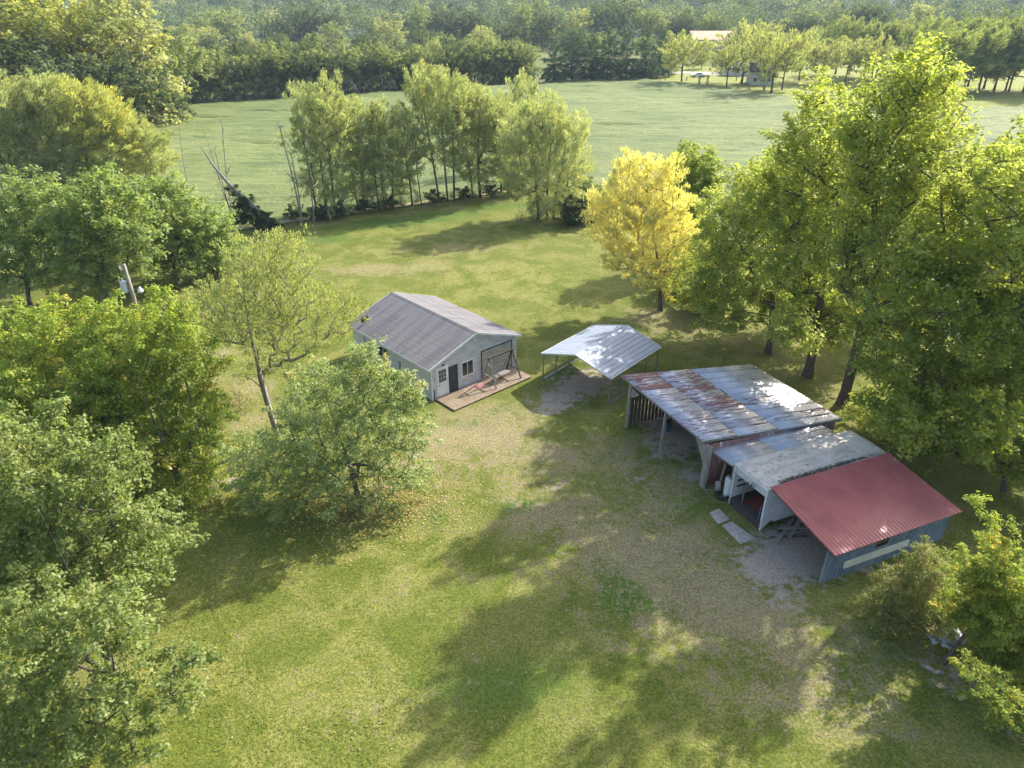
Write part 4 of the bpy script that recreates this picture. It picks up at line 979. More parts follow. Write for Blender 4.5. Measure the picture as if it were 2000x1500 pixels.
# white sheet-metal scrap, blocks and logs under the bushes at the lower right
sp_ = at(1850, 1243, .6)
jk = empty('scrap_hood', (sp_.x, sp_.y, 0), R(10), 'dented white sheet metal hood lying in the bushes at the lower right', 'scrap')
g = MB(); nx_ = 10
Xj, Yj, Qj = grid(-.75, .75, -.4, .4, .1); Zj = .55 + .12 * np.cos(Xj * 2.0) - .45 * (Yj < 0) * (-Yj) + .05 * np.sin(Xj * 7 + Yj * 3); keep_ = (np.abs(Xj[Qj].mean(1)) < .75 - .25 * (Yj[Qj].mean(1) < -.2))
o_ = link('panel', np_mesh('panel', np.stack([Xj, Yj, Zj], 1), Qj[keep_], smooth=True), simple('spotted_white_metal', (.55, .60, .66), (.10, .11, .12), 4, .5), jk); o_.modifiers.new('t', 'SOLIDIFY').thickness = .02
MB().bar((-.6, .42, .45), (.5, .42, .75), .07, .05).build('rail', M['grey_wood'], jk); MB().bar((-.5, .1, 0), (-.45, .15, .55), .07).build('leg', M['grey_wood'], jk); MB().bar((.5, .1, 0), (.45, .15, .55), .07).build('leg', M['grey_wood'], jk)
for (px, py, L_, a_, l_) in ((1815, 1310, .5, -.9, 'grey split log at the edge of the lower right bushes'), (1833, 1316, .35, 0.1, 'short brown log beside the grey split log'), (1910, 1352, .6, .5, 'bleached branch stub among the lower right weeds'), (1880, 1366, .3, .2, 'small pale stone by the lower right weeds'), (1975, 1412, .4, 1.2, 'pinkish broken block at the foot of the tall weedy tree')):
    p_ = at(px, py); put('debris', MB().tube([(-L_ / 2, 0, .07), (0, .02, .09), (L_ / 2, 0, .07)], [.07, .085, .06], 8), M['grey_wood'] if 'log' in l_ or 'branch' in l_ else M['concrete'], p_, a_, l_, 'debris')

#@@TREES
# ================================================================== near trees
def bs(px, py): return at(px, py)
tree('maple_tree', (-14.6, 17.8, 0), lobes(20.5, (70, 900, 120), (190, 930, 95), (120, 1010, 130), (270, 1050, 85), (60, 1100, 140, -1), (230, 1110, 90, -1)) + lobes(16, (60, 1230, 120), (180, 1210, 90), (250, 1310, 75, -.5), (355, 1290, 45, -.5), (320, 1370, 50, -1), (150, 1400, 100, -1), (40, 1420, 110, -1), (260, 1450, 60, -1.5), (390, 1320, 28, -.5, 2)),
     'large dark green leafy tree filling the lower left corner', 'maple', 520, 190, .135, .62, .62, seed=11, yel=.01, gap=-.35)
tree('maple_tree', (-23.2, 31.5, 0), lobes(33, (40, 680, 90), (140, 670, 85), (230, 650, 70), (80, 770, 90, -2), (190, 760, 90, -2), (20, 780, 70, -2)),
     'golden green tree left of the tall yellow flecked tree at the left edge', 'goldgreen', 300, 220, .15, .62, .75, seed=12, yel=.04, gap=-.35)
tree('maple_tree', (-16.6, 29.0, 0), lobes(31, (310, 650, 75), (380, 700, 50), (260, 740, 85), (370, 800, 70), (280, 870, 90, -1), (395, 870, 45, -1), (180, 860, 80, -1), (370, 960, 55, -2), (300, 960, 70, -2), (400, 990, 35, -2), (210, 950, 70, -2)),
     'golden green tree flecked with yellow between utility pole and lower left maple', 'goldgreen', 420, 200, .145, .62, .68, seed=13, yel=.035, gap=-.35)
b3 = bs(545, 862)
tree('sparse_tree', b3, lobes(b3.y + .5, (540, 500, 48), (500, 540, 55), (570, 530, 45), (440, 590, 50), (520, 610, 65), (600, 590, 50), (660, 620, 42, 1), (400, 590, 36), (455, 640, 45), (600, 660, 40), (530, 690, 40), (470, 500, 35), (585, 480, 26), (490, 720, 25), (680, 590, 22)),
     'thin sparse tree with airy yellow green leaves and visible limbs left of the house', 'sparse', 420, 68, .15, .34, .60, 'willow', (0, .1, .8), 'bark_pale', seed=14, yel=.05, gap=-.3, tip=.013, stems=[(0, 0, -.5, .3)], surf=.36)
b4 = (-7.6, 28.3, 0)
tree('apple_tree', b4, lobes(29, (700, 740, 60), (760, 770, 60), (640, 780, 75), (600, 740, 35), (700, 830, 85), (790, 850, 50), (600, 860, 85), (520, 900, 75), (640, 930, 95), (750, 920, 70), (810, 930, 35), (480, 960, 45), (560, 990, 70, -1), (650, 1020, 60, -1), (730, 990, 45, -1), (720, 690, 25)),
     'round silvery green tree before the left side of the white house', 'silver', 420, 200, .125, .58, .64, seed=15, yel=.03, gap=-.16)
# green trees in the middle left
for i, ((bpx, bqy), ls, lab, mt, yy) in enumerate((
    ((60, 600), ((50, 430, 75), (120, 420, 60), (30, 500, 80), (110, 490, 60), (60, 380, 40)), 'broad green tree at the left edge behind the golden green tree', 'maple_mid', 0),
    ((215, 612), ((200, 400, 60), (170, 450, 60), (240, 440, 60), (190, 510, 55), (250, 500, 40), (215, 370, 30)), 'green tree with forked dark trunk behind the utility pole', 'maple_mid', 0),
    ((350, 562), ((310, 400, 48), (350, 430, 55), (300, 460, 55), (340, 490, 50), (330, 375, 28)), 'fresh green tree right of the forked one beyond the utility pole', 'maple_mid', 0),
    ((425, 545), ((420, 450, 35), (400, 480, 45), (440, 490, 32), (410, 520, 35)), 'smallest green tree at the lawn edge below the fallen tree', 'maple_mid', 0))):
    B = bs(bpx, bqy)
    tree('maple_tree', B, lobes(B.y + 1, *ls), lab, mt, 190, 170, .24, .6, 1.0, seed=30 + i, yel=.015, gap=-.35, surf=.4)
B = bs(120, 590)
tree('maple_tree', B + Vector((0, 6, 0)), lobes(B.y + 7, (120, 440, 60), (270, 470, 45), (150, 500, 45)), 'shaded green tree filling the gap between two broad left trees', 'maple_mid', 130, 150, .26, .6, 1.1, seed=36, gap=-.3)
# windswept willows upper left
for i, (px, ls, yl, lab) in enumerate((
    (25, ((20, 210, 55), (10, 280, 60), (50, 320, 45)), .03, 'silvery windswept willow at the far left edge of the willow clump'),
    (105, ((90, 200, 48), (80, 260, 50), (120, 300, 50), (90, 340, 40)), .04, 'silvery willow second from left in the upper left clump'),
    (165, ((150, 205, 45), (175, 250, 48), (150, 310, 40), (200, 220, 30)), .07, 'yellowing willow in the middle of the upper left clump'),
    (230, ((215, 240, 45), (235, 290, 45), (210, 340, 38), (200, 200, 25)), .05, 'gold topped willow right of the middle of the upper left clump'),
    (285, ((270, 270, 35), (295, 310, 35), (280, 350, 30), (310, 280, 20)), .03, 'slim thin willow at the right end of the upper left clump'))):
    B = bs(px, 400 - i * 4); Yb = B.y
    st_ = [(-.6, 0, -1.5, 0), (.5, .2, .6, 0), (1.2, -.3, 2.2, .5)]
    tree('willow_tree', B, lobes(Yb, *ls), lab, 'willow_y' if yl > .045 else 'willow', 230, 190, .44, .17, 1.2, 'willow', (.75, 0, .55), 'bark', st_, seed=50 + i, yel=yl, gap=-.3, group='willows at the upper left')
# row of willows along the field
rowt = (
    (640, 425, ((610, 210, 32), (640, 230, 42), (600, 270, 32), (640, 300, 42), (620, 350, 30), (650, 380, 24), (640, 185, 22)), [(-1.2, 0, -2, 0), (0, 0, .3, 0), (.9, .2, 1.3, 0)], .02, 'leafy willow second from the left end of the field row'),
    (700, 413, ((688, 220, 18), (690, 260, 25), (700, 310, 28), (690, 360, 25)), [(0, 0, -.6, 0), (.7, 0, .8, 0)], .02, 'narrow pointed willow third from the left in the field row'),
    (748, 410, ((745, 235, 26), (755, 280, 34), (735, 320, 30), (765, 340, 22), (740, 370, 22)), [(-.5, 0, -1, 0), (.3, 0, .3, 0), (1.2, 0, 1.6, 0)], .03, 'thin topped willow left of the gap in the field row'),
    (805, 402, ((790, 330, 24), (800, 300, 24), (785, 370, 18), (795, 265, 20), (780, 240, 14)), [(0, 0, -.8, 0), (1.2, 0, .9, 0)], .02, 'low slanting willow in the gap of the field row'),
    (870, 394, ((840, 180, 38), (870, 200, 42), (825, 230, 30), (880, 250, 35), (850, 290, 30), (880, 310, 28), (845, 155, 22)), [(-.8, 0, -2.2, 0), (.3, 0, 0, 0), (1.1, .2, 1.3, 0)], .02, 'tallest willow of the field row with round crown'),
    (932, 386, ((930, 220, 34), (955, 230, 35), (940, 270, 32), (915, 300, 26), (930, 335, 24), (925, 195, 20)), [(-.6, 0, -1.8, 0), (.4, 0, .6, 0)], .02, 'spreading willow right of the tallest one in the row'),
    (985, 380, ((990, 250, 30), (1000, 290, 32), (980, 320, 30), (1000, 345, 22)), [(-.4, 0, -.8, 0), (.5, 0, .9, 0)], .02, 'dark stemmed willow left of the big bushy one'))
for i, (px, py, ls, st_, yl, lab) in enumerate(rowt):
    B = bs(px, py)
    tree('willow_tree', B, lobes(B.y, *[(l[0], l[1], l[2] * (1.32 if l[1] < 260 else 1.15)) for l in ls]), lab, 'willow', 230, 190, .40, .17, 1.05, 'willow', (.5, 0, .5), 'bark', st_, seed=60 + i, yel=yl, gap=-.25, group='willows along the field', squash=.95)
B = bs(1062, 428)
tree('willow_tree', B, lobes(B.y, (1060, 250, 48), (1020, 270, 38), (1100, 270, 42), (1050, 320, 55), (1110, 330, 42), (1020, 350, 38), (1075, 380, 48), (1110, 390, 30), (1130, 250, 18), (1030, 225, 25), (1085, 225, 25), (1060, 405, 35)),
     'big bushy willow at the right end of the row, its right top yellowing', 'willow', 330, 200, .40, .16, 1.15, 'willow', (.2, 0, .85), 'bark', [(-.6, 0, -1.8, 0), (.4, 0, .8, 0), (1.1, .2, 2.6, 0)], seed=70, yel=.03, gap=-.3, group='willows along the field', squash=.95,
     tbias=lambda P: np.where((P[:, 0] > 3.4) & (P[:, 2] > 9), .35, 0))
B = at(1022, 260)
B = Vector((1.9, 108, 0)); tree('willow_tree', B, lobes(108, (1022, 175, 26), (1010, 205, 24), (1040, 200, 24), (1025, 230, 24)), 'pale willow top standing behind the right end of the field row', 'willow', 90, 130, .5, .18, 1.2, 'willow', (.3, 0, .8), seed=71, gap=-.2)
# bare and half-dead trees
def bare(base, tops, label, seed, spread=.5, name='dead_tree', nb=26, mat='bark_pale', tip=.022):
    rng = np.random.RandomState(seed); B = Vector(base); trunks = []; C = []
    for (px, py) in tops:
        T = atY(px, py, B.y); T = T - B; m = 10; pts = []
        for k in range(m + 1):
            t_ = k / m; pts.append(((T.x * t_ ** 1.15 + .08 * math.sin(5 * t_ + seed), T.y * t_, T.z * t_), None))
        trunks.append(pts)
        for k in range(nb):
            t_ = rng.uniform(.25, 1.0); q = np.array([T.x * t_, 0, T.z * t_]); l_ = (1.15 - t_) * spread * 3.2 + .3
            C.append(q + np.array([rng.normal() * l_ * .5, rng.normal() * l_ * .4, abs(rng.normal()) * l_ * .6 + .3]))
    nodes, par, r = grow(trunks, np.array(C), rng, tip=tip)
    root = empty(name, B, 0, label, 'tree'); v_, q_ = branch_mesh(nodes, par, r); link('trunk', np_mesh('trunk', v_, q_, smooth=True), M[mat], root); return root
bare(bs(590, 440), ((548, 250), (570, 300)), 'grey dead tree at the left end of the field row', 81, .6)
bare(bs(613, 437), ((600, 290), (592, 240)), 'thin dead stem beside the leafy willow of the field row', 82, .3, nb=14)
bare(bs(372, 400), ((350, 250),), 'single thin bare trunk leaning left before the field', 83, .15, nb=6)
bare(bs(455, 432), ((400, 262), (432, 240), (418, 290)), 'bare multi-stemmed tree standing behind the fallen one', 84, .35, nb=16)
# fallen tree wrapped in vines
B = bs(540, 448); T = atY(452, 365, B.y + 1) - B
fb = empty('fallen_tree', B, 0, 'toppled tree smothered in dark vines at the back lawn edge', 'tree')
MB().tube([(0, 0, .2), T * .5 + Vector((0, 0, .15)), T, T * 1.35 + Vector((0, 0, .5)), T * 1.6 + Vector((-.1, 0, 1.6))], [.28, .24, .2, .12, .04], 8).build('trunk', M['bark_pale'], fb, smooth=True)
rng = np.random.RandomState(5); C = []
for k in range(110):
    t_ = rng.uniform(.05, 1.0); q = np.array(T) * t_; q[2] *= rng.uniform(.15, 1.0); C.append(q + rng.normal(size=3) * .25)
V, Q, ti = leaf_cloud(np.array(C), np.full(len(C), .6), 190, .2, .55, rng, seed=3, yel=.01, gap=-.5); kk = V.reshape(-1, 4, 3)[:, :, 2].min(1) > .05
link('vines', np_mesh('vines', V, Q[kk], ti[kk]), M['dark'], fb)
# right side
B = bs(1290, 606)
tree('yellow_tree', B, lobes(B.y, (1235, 355, 45), (1215, 405, 52), (1290, 350, 42), (1285, 410, 55), (1180, 430, 34), (1235, 470, 58), (1315, 450, 42), (1210, 500, 34), (1285, 510, 48), (1250, 325, 28), (1325, 395, 32), (1175, 395, 22), (1300, 550, 28), (1165, 455, 18), (1330, 500, 30), (1250, 540, 24), (1305, 320, 16, 0, 2)),
     'golden feathery tree fading to green below, standing alone at the right of the lawn', 'yellow', 330, 210, .25, .24, .80, 'willow', (.2, 0, .7), 'bark', seed=90, yel=.04, gap=-.22, squash=.9, clear=1.4,
     tbias=lambda P: .22 - .62 * np.clip((6.8 + .5 * P[:, 0] - P[:, 2]) / 5.5, 0, 1) + .12 * snoise(P, .25, 5, 2))
B = Vector((at(1355, 545).x + 3.5, 66, 0)); tree('dark_tree', B, lobes(66, (1350, 330, 40), (1330, 370, 38), (1375, 360, 30), (1350, 420, 40), (1360, 470, 40)), 'dark green tree between yellow tree and tall yellow green tree', 'rdark', 170, 170, .26, .6, 1.0, seed=91, gap=-.35)
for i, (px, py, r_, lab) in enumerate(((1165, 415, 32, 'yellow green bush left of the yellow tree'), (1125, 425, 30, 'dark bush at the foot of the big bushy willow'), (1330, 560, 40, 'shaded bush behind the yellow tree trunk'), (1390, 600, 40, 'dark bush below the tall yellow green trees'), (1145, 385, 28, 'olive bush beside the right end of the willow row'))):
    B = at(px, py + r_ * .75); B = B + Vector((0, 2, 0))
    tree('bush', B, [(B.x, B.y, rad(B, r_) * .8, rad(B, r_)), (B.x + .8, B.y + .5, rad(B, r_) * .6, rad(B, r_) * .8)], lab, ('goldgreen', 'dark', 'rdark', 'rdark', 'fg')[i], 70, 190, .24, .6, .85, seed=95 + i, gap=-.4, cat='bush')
# tall yellow green trees behind the sheds
BR = (
    ((1500, 690), 49, ((1480, 390, 62), (1440, 450, 50), (1530, 440, 62), (1430, 540, 55), (1500, 540, 60), (1420, 610, 42), (1480, 640, 48), (1510, 350, 45), (1400, 480, 32), (1540, 630, 48), (1440, 660, 32), (1410, 420, 40), (1400, 510, 45), (1388, 570, 36), (1560, 560, 50), (1500, 680, 30)), 'left most of the tall yellow green trees, its crown drooping over the lawn', 'bigyg', 420, 101, 1.8),
    ((1578, 735), 42.5, ((1580, 290, 58), (1620, 230, 45), (1560, 350, 62), (1640, 330, 62), (1590, 420, 70), (1640, 480, 62), (1560, 520, 62), (1600, 590, 58), (1600, 190, 28), (1650, 590, 50), (1550, 640, 42), (1610, 660, 40), (1660, 640, 40), (1590, 700, 28)), 'tall yellow green tree in the middle behind the rusty shed', 'bigyg', 460, 102, 2.6),
    ((1645, 790), 36.8, ((1790, 170, 62), (1730, 200, 50), (1840, 210, 40), (1700, 270, 62), (1780, 280, 72), (1840, 310, 48), (1720, 370, 66), (1790, 400, 60), (1860, 380, 38), (1690, 460, 58), (1760, 490, 62), (1830, 480, 50), (1790, 125, 26), (1870, 200, 20), (1690, 550, 50), (1740, 590, 50), (1700, 640, 32)), 'tallest yellow green tree with spreading crown right of the field', 'bigyg', 620, 103, 5.2),
    ((2040, 880), 32.5, ((1940, 330, 45), (1990, 320, 45), (1900, 390, 40), (1970, 410, 60), (1920, 470, 50), (1990, 500, 60), (1880, 540, 45), (1950, 580, 62), (2050, 380, 70), (2060, 520, 80)), 'yellow green tree at the right edge beside the tallest one', 'bigyg', 420, 104, 4.5),
    ((1860, 830), 34, ((1830, 580, 60), (1900, 560, 60), (1780, 640, 58), (1870, 660, 80), (1960, 620, 70), (1740, 700, 48), (1810, 740, 70), (1920, 740, 80), (1990, 700, 60), (1720, 660, 30), (1880, 500, 35)), 'dense green tree right of the rusty shed trunk gap', 'rdark', 260, 105, 2.6),
    ((1960, 960), 31, ((1900, 830, 65), (1830, 850, 55), (1960, 800, 70), (1990, 880, 75), (1900, 900, 60), (1770, 830, 40), (1730, 800, 32), (1830, 800, 55)), 'dark green low tree crowding the corner behind the red roof', 'rdark', 330, 106, 1.4),
    ((1735, 625), 51, ((1740, 440, 50), (1790, 480, 50), (1700, 420, 40), (1760, 540, 45), (1820, 440, 40)), 'leaning dark stemmed tree deep in the gap behind the tallest tree', 'rdark', 130, 109, 3.5),
    ((2190, 700), 40, ((2050, 330, 90), (2120, 450, 110), (2040, 560, 90), (2100, 650, 100), (2060, 760, 80)), 'green tree cut by the right edge beyond the red roofed shed', 'rdark', 330, 107, 3.0),
    ((2300, 1050), 27, ((2180, 860, 90), (2160, 940, 80), (2260, 880, 100)), 'dark tree at the right edge behind the weedy tree', 'rdark', 200, 108, 2.0))
for i, (bp, Yb, ls, lab, mt, nc, sd, clr) in enumerate(BR):
    B = bs(*bp); tree('tall_tree', B, lobes(Yb, *[(l[0], l[1], l[2] * 1.08, ((k * 37) % 5 - 2) * 1.1) for k, l in enumerate(ls)]), lab, mt, int(nc * 1.45), 160 if mt == 'bigyg' else 145, .21, .6, .92, seed=sd, gap=-.2, yel=.03, clear=clr, tip=.024, surf=.4, tfrac=.7)
bare(bs(1755, 850), ((1735, 705), (1770, 700), (1750, 720)), 'small leafless grey tree among the green ones behind the red roofed shed', 86, .55, nb=14, tip=.012)
B = bs(1735, 850); tree('bush', B, [(B.x, B.y, 1.0, 1.5), (B.x - 1.3, B.y + .8, .8, 1.1), (B.x + .6, B.y - .6, .7, 1.0)], 'yellow green bush at the far end of the trailer roof', 'bigyg', 90, 170, .13, .55, .55, seed=124, gap=-.3, cat='bush')
B = bs(1655, 812); tree('bush', B + Vector((1.5, 1, 0)), [(B.x + 1.5, B.y + 1, .6, .9), (B.x + 2.4, B.y + .6, .5, .8)], 'low bush at the foot of the thick trunk behind the rusty shed', 'rdark', 50, 150, .12, .55, .5, seed=125, gap=-.3, cat='bush')
# bushes and weeds at the lower right
tree('bush', bs(1760, 1235), lobes(at(1760, 1235).y + .3, (1775, 1150, 45), (1810, 1120, 40), (1735, 1190, 42), (1800, 1190, 62), (1750, 1230, 45), (1815, 1275, 34), (1850, 1285, 26), (1880, 1290, 24), (1810, 1085, 22), (1705, 1170, 20), (1770, 1280, 30)), 'olive brown bush before the blue wall of the red roofed shed', 'olive', 380, 220, .085, .5, .42, seed=120, gap=-.3, yel=.10, cat='bush')
tree('weedy_tree', (16.6, 18.9, 0), lobes(18.8, (1950, 1120, 50), (1990, 1150, 50), (1900, 1130, 28), (1930, 1190, 60), (1990, 1240, 70), (1925, 1215, 34), (1960, 1300, 60), (1860, 1190, 22), (1940, 1060, 24), (1928, 1010, 15, 0, 2), (1922, 975, 10, 0, 4), (1985, 1040, 14, 0, 3), (2030, 1200, 80), (1880, 1090, 16, 0, 2)), 'bright yellow green weedy tree with pointed shoots at the right edge', 'goldgreen', 620, 190, .125, .40, .42, seed=121, gap=-.3, yel=.08, tip=.006)
tree('bush', bs(1985, 1425), lobes(at(1985, 1425).y, (1950, 1360, 45), (1990, 1390, 45), (1920, 1330, 30), (2030, 1380, 60), (1890, 1300, 24)), 'low shaded bush in front of the weedy tree at the lower right', 'goldgreen', 120, 150, .1, .45, .4, seed=122, gap=-.2, yel=.08, cat='bush')
tree('bush', bs(470, 800), lobes(at(470, 800).y, (455, 780, 28), (480, 790, 22), (500, 800, 20)), 'thin brownish bush below the sparse tree', 'olive', 60, 90, .09, .4, .4, seed=123, gap=-.1, yel=.3, cat='bush')
# undergrowth at the feet of the row
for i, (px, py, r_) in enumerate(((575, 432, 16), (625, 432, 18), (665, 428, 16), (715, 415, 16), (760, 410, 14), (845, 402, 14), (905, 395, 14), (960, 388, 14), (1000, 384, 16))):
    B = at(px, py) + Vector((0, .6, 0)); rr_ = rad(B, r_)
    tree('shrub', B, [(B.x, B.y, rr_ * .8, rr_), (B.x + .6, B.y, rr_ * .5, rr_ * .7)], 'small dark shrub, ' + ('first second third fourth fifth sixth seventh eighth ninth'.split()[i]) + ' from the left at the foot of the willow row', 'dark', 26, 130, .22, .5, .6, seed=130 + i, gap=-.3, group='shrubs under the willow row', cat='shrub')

#@@FAR
# ================================================================== far trees: a few kinds, each copied
def proto(kind, leaves, h, w_, seed, mode='broad', flow=(.3, 0, .8), n=60, per=60, size=.55, aspect=.6, rc=1.5, low=.15, bark='bark', yel=.03, shape='round'):
    rng = random.Random(seed); L = []
    if shape == 'round':
        L = [(0, 0, h * .62, w_ * .62)] + [(math.cos(a_) * w_ * .45 * rng.uniform(.7, 1.2), math.sin(a_) * w_ * .45, h * rng.uniform(.35 + low, .8), w_ * rng.uniform(.33, .5)) for a_ in [k * .9 + seed for k in range(7)]] + [(0, 0, h - w_ * .38, w_ * .38)]
    elif shape == 'column':
        L = [(rng.uniform(-.15, .15) * w_, rng.uniform(-.15, .15) * w_, h * (low + (1 - low) * k / 6), w_ * (.5 if k < 5 else .32)) for k in range(6)] + [(0, 0, h * .93, w_ * .22)]
    else:
        L = [(rng.uniform(-.06, .06) * w_, 0, h * (.08 + .13 * k), w_ * .55 * (1 - .115 * k)) for k in range(7)]
    return tree(kind, (0, 0, 0), L, 'x', leaves, n, per, size, aspect, rc, mode, flow, bark, None, seed=seed, gap=-.4, yel=yel, tip=.03, surf=.36, squash=.7)
PR = {}
PR['g'] = [proto('broadleaf_tree', 'fg', 12, 7.5, s, low=-.22, n=110, per=70, size=.5) for s in (201, 202, 203)]
PR['d'] = [proto('broadleaf_tree', 'fd', 12, 8, s, low=-.22, n=110, per=70, size=.5) for s in (211, 212)]
PR['l'] = [proto('broadleaf_tree', 'fl', 12, 7.5, s, low=-.12, n=100, per=70, size=.5) for s in (221, 222)]
PR['y'] = [proto('yellow_poplar', 'fy', 14, 7, 231, shape='column', low=.15, n=110, per=80, size=.45)]
PR['c'] = [proto('poplar_tree', 'fg', 14, 7, 241, shape='column', low=.12, n=110, per=80, size=.45), proto('poplar_tree', 'fl', 14, 6.5, 242, shape='column', low=.12, n=110, per=80, size=.42)]
PR['p'] = [proto('pine_tree', 'pine', 12, 7, s, mode='pine', size=.6, aspect=.3, n=80, rc=1.3, shape='cone', per=75) for s in (251, 252)]
PR['w'] = [proto('willow_tree', 'fl', 10, 7.5, s, mode='willow', size=.7, aspect=.2, n=80, per=80, rc=1.3, low=.08) for s in (261, 262, 263)]
PR['wd'] = [proto('willow_tree', 'fg', 12, 7, s, mode='willow', flow=(.7, 0, .6), size=.75, aspect=.2, n=80, per=80, rc=1.4, low=.02) for s in (271, 272)]
PR['a'] = [proto('lush_tree', 'fg', 14, 8, 281, size=.42, n=110, per=90, rc=1.2)]
used = set()
rr = random.Random(77)
PH = {'g': 12, 'd': 12, 'l': 12, 'y': 14, 'c': 14, 'p': 12, 'w': 10, 'wd': 12, 'a': 14}
def far(kind, X, Y, h, label, group, wide=1.0):
    i = rr.randrange(len(PR[kind])); o = PR[kind][i]; s_ = h / PH[kind]; rz = rr.uniform(0, 6.28) if kind not in ('wd',) else rr.uniform(-.4, .4)
    scl = (s_ * wide, s_ * wide, s_)
    if (kind, i) not in used:
        used.add((kind, i)); o.location = (X, Y, 0); o.rotation_euler = (0, 0, rz); o.scale = scl; tag(o, label, 'tree', group); return o
    return copy_thing(o, (X, Y, 0), rz, scl, label, group)
def topY(py, Y): return atY(1000, py, Y).z
ORD = 'leftmost second third fourth fifth sixth seventh eighth ninth tenth eleventh twelfth thirteenth fourteenth fifteenth sixteenth seventeenth eighteenth nineteenth'.split()
def ordn(k):
    if k < 19: return 'first' if k == 0 else ORD[k]
    t_, u_ = divmod(k + 1, 10); tens = {2: 'twent', 3: 'thirt', 4: 'fort'}[t_]
    return tens + ('ieth' if u_ == 0 else 'y-' + ('first ' + ' '.join(ORD[1:9])).split()[u_ - 1])
# dense row along the back of the soybean field
A0 = Vector((-84, 177)); A1 = Vector((6, 232)); nH = 36
for k in range(nH):
    t_ = (k + rr.uniform(-.2, .2)) / (nH - 1); p_ = A0.lerp(A1, t_) + Vector((-.52, .85)) * rr.uniform(1.5, 4)
    far('g' if k % 3 else 'd', p_.x, p_.y, rr.uniform(9.5, 12.2), ('olive' if k % 3 else 'darker') + ' tree, ' + ordn(k) + ' from the left in the dense row behind the soybean field', 'trees in the dense field edge row', .85)
for k in range(22):
    t_ = (k + rr.uniform(-.3, .3)) / 21; p_ = A0.lerp(A1, t_) + Vector((-.52, .85)) * rr.uniform(9, 14)
    far(('g', 'c', 'd')[k % 3], p_.x, p_.y, rr.uniform(11, 14), 'taller green tree top showing over the dense row behind the soybean field', 'trees in the dense field edge row', .8)
# pale dead saplings before that row
sap = bare((-20, 212, 0), ((820, 130), (835, 138)), 'pale bare sapling before the dark row at the back of the field', 301, .2, 'bare_sapling', 8, tip=.04)
sap['group'] = 'bare saplings at the back of the field'; sap.location = (-40, 201, 0)
for k in range(22):
    t_ = rr.uniform(.28, .82); p_ = A0.lerp(A1, t_) + Vector((.6, -1.2)); copy_thing(sap, (p_.x, p_.y, 0), rr.uniform(0, 6), rr.uniform(.6, 1.1) * .8)
# tall trees at the upper left
for (px, Y_, py, k_, wd_, lab) in ((15, 150, -60, 'c', 1.3, 'tall pale green tree at the upper left corner'), (60, 158, -50, 'a', .9, 'tall green tree between the corner tree and the yellow one'), (105, 148, -10, 'y', 1.2, 'tall yellow poplar at the upper left'),
        (165, 146, 5, 'y', 1.1, 'second tall yellow poplar with dark forked limbs'), (215, 165, -20, 'a', .9, 'dark green tree right of the yellow poplars'), (275, 150, -45, 'c', 1.1, 'tall loose light green poplar left of the field'),
        (320, 168, 40, 'g', .9, 'lower green tree right of the loose poplar'), (235, 140, 90, 'd', 1.0, 'dark tree below the yellow poplars'), (40, 138, 60, 'd', 1.2, 'dark tree behind the silvery willows'), (130, 136, 90, 'd', 1.1, 'low dark tree under the yellow poplars'), (300, 152, 120, 'd', .9, 'low dark tree at the foot of the loose poplar'), (190, 180, 0, 'g', 1.1, 'green tree behind the yellow poplars'), (0, 175, -40, 'g', 1.1, 'green tree behind the corner tree')):
    p_ = atY(px, 300, Y_); far(k_, (px - 1000) / F * (Y_ * math.cos(PITCH) + 14 * math.sin(PITCH)), Y_, max(8, topY(py, Y_)), lab, 'tall trees at the upper left', wd_)
# pines right of the dense row
for i, (px, Y_, py, lab) in enumerate(((1085, 232, 75, 'leftmost dark pine of the pine group'), (1120, 236, 55, 'broad pine second from left in the pine group'), (1155, 239, 62, 'pine in the left middle of the pine group'), (1190, 238, 52, 'tall pine in the middle of the pine group'), (1225, 241, 58, 'pine right of the middle in the pine group'), (1262, 243, 60, 'dark pine second from right in the pine group'), (1290, 250, 66, 'rightmost dark pine beside the yard willows'))):
    far('p', (px - 1000) / F * (Y_ * math.cos(PITCH) + 14 * math.sin(PITCH)), Y_, topY(py, Y_), lab, 'pines at the back of the field', 1.25)
# willows in the far yard
for i, (px, py0, py, k_, wd_, lab) in enumerate(((1331, 163, 70, 'w', 1.0, 'round yard willow left of the white car'), (1419, 170, 88, 'w', .95, 'low yard willow right of the white car'), (1448, 163, 48, 'w', 1.1, 'stout trunked yard willow by the far drive'), (1506, 183, 62, 'w', 1.0, 'forked yard willow before the farmhouse'), (1527, 176, 70, 'wd', .9, 'slanting yard willow right of the farmhouse'),
        (1310, 140, 62, 'l', 1.0, 'pale tree behind the round yard willow'), (1370, 135, 80, 'l', .8, 'pale tree behind the white car'), (1560, 160, 60, 'w', 1.0, 'pale willow right of the slanting one'), (1600, 165, 80, 'w', 1.0, 'small pale willow left of the tall yellow green tree top'), (1650, 160, 75, 'w', 1.0, 'brownish pale willow behind the yellow green tree top'), (1700, 165, 72, 'w', 1.0, 'pale willow hidden low behind the tallest yellow green tree'), (1480, 138, 40, 'l', 1.0, 'yellowish tree rising behind the farmhouse'))):
    p_ = at(px, py0); far(k_, p_.x, p_.y, topY(py, p_.y), lab, 'willows in the far yard', wd_)
B = at(1492, 178); bare(B, ((1465, 118), (1490, 112), (1510, 130)), 'leafless grey tree before the farmhouse', 302, .9, nb=22, tip=.04)
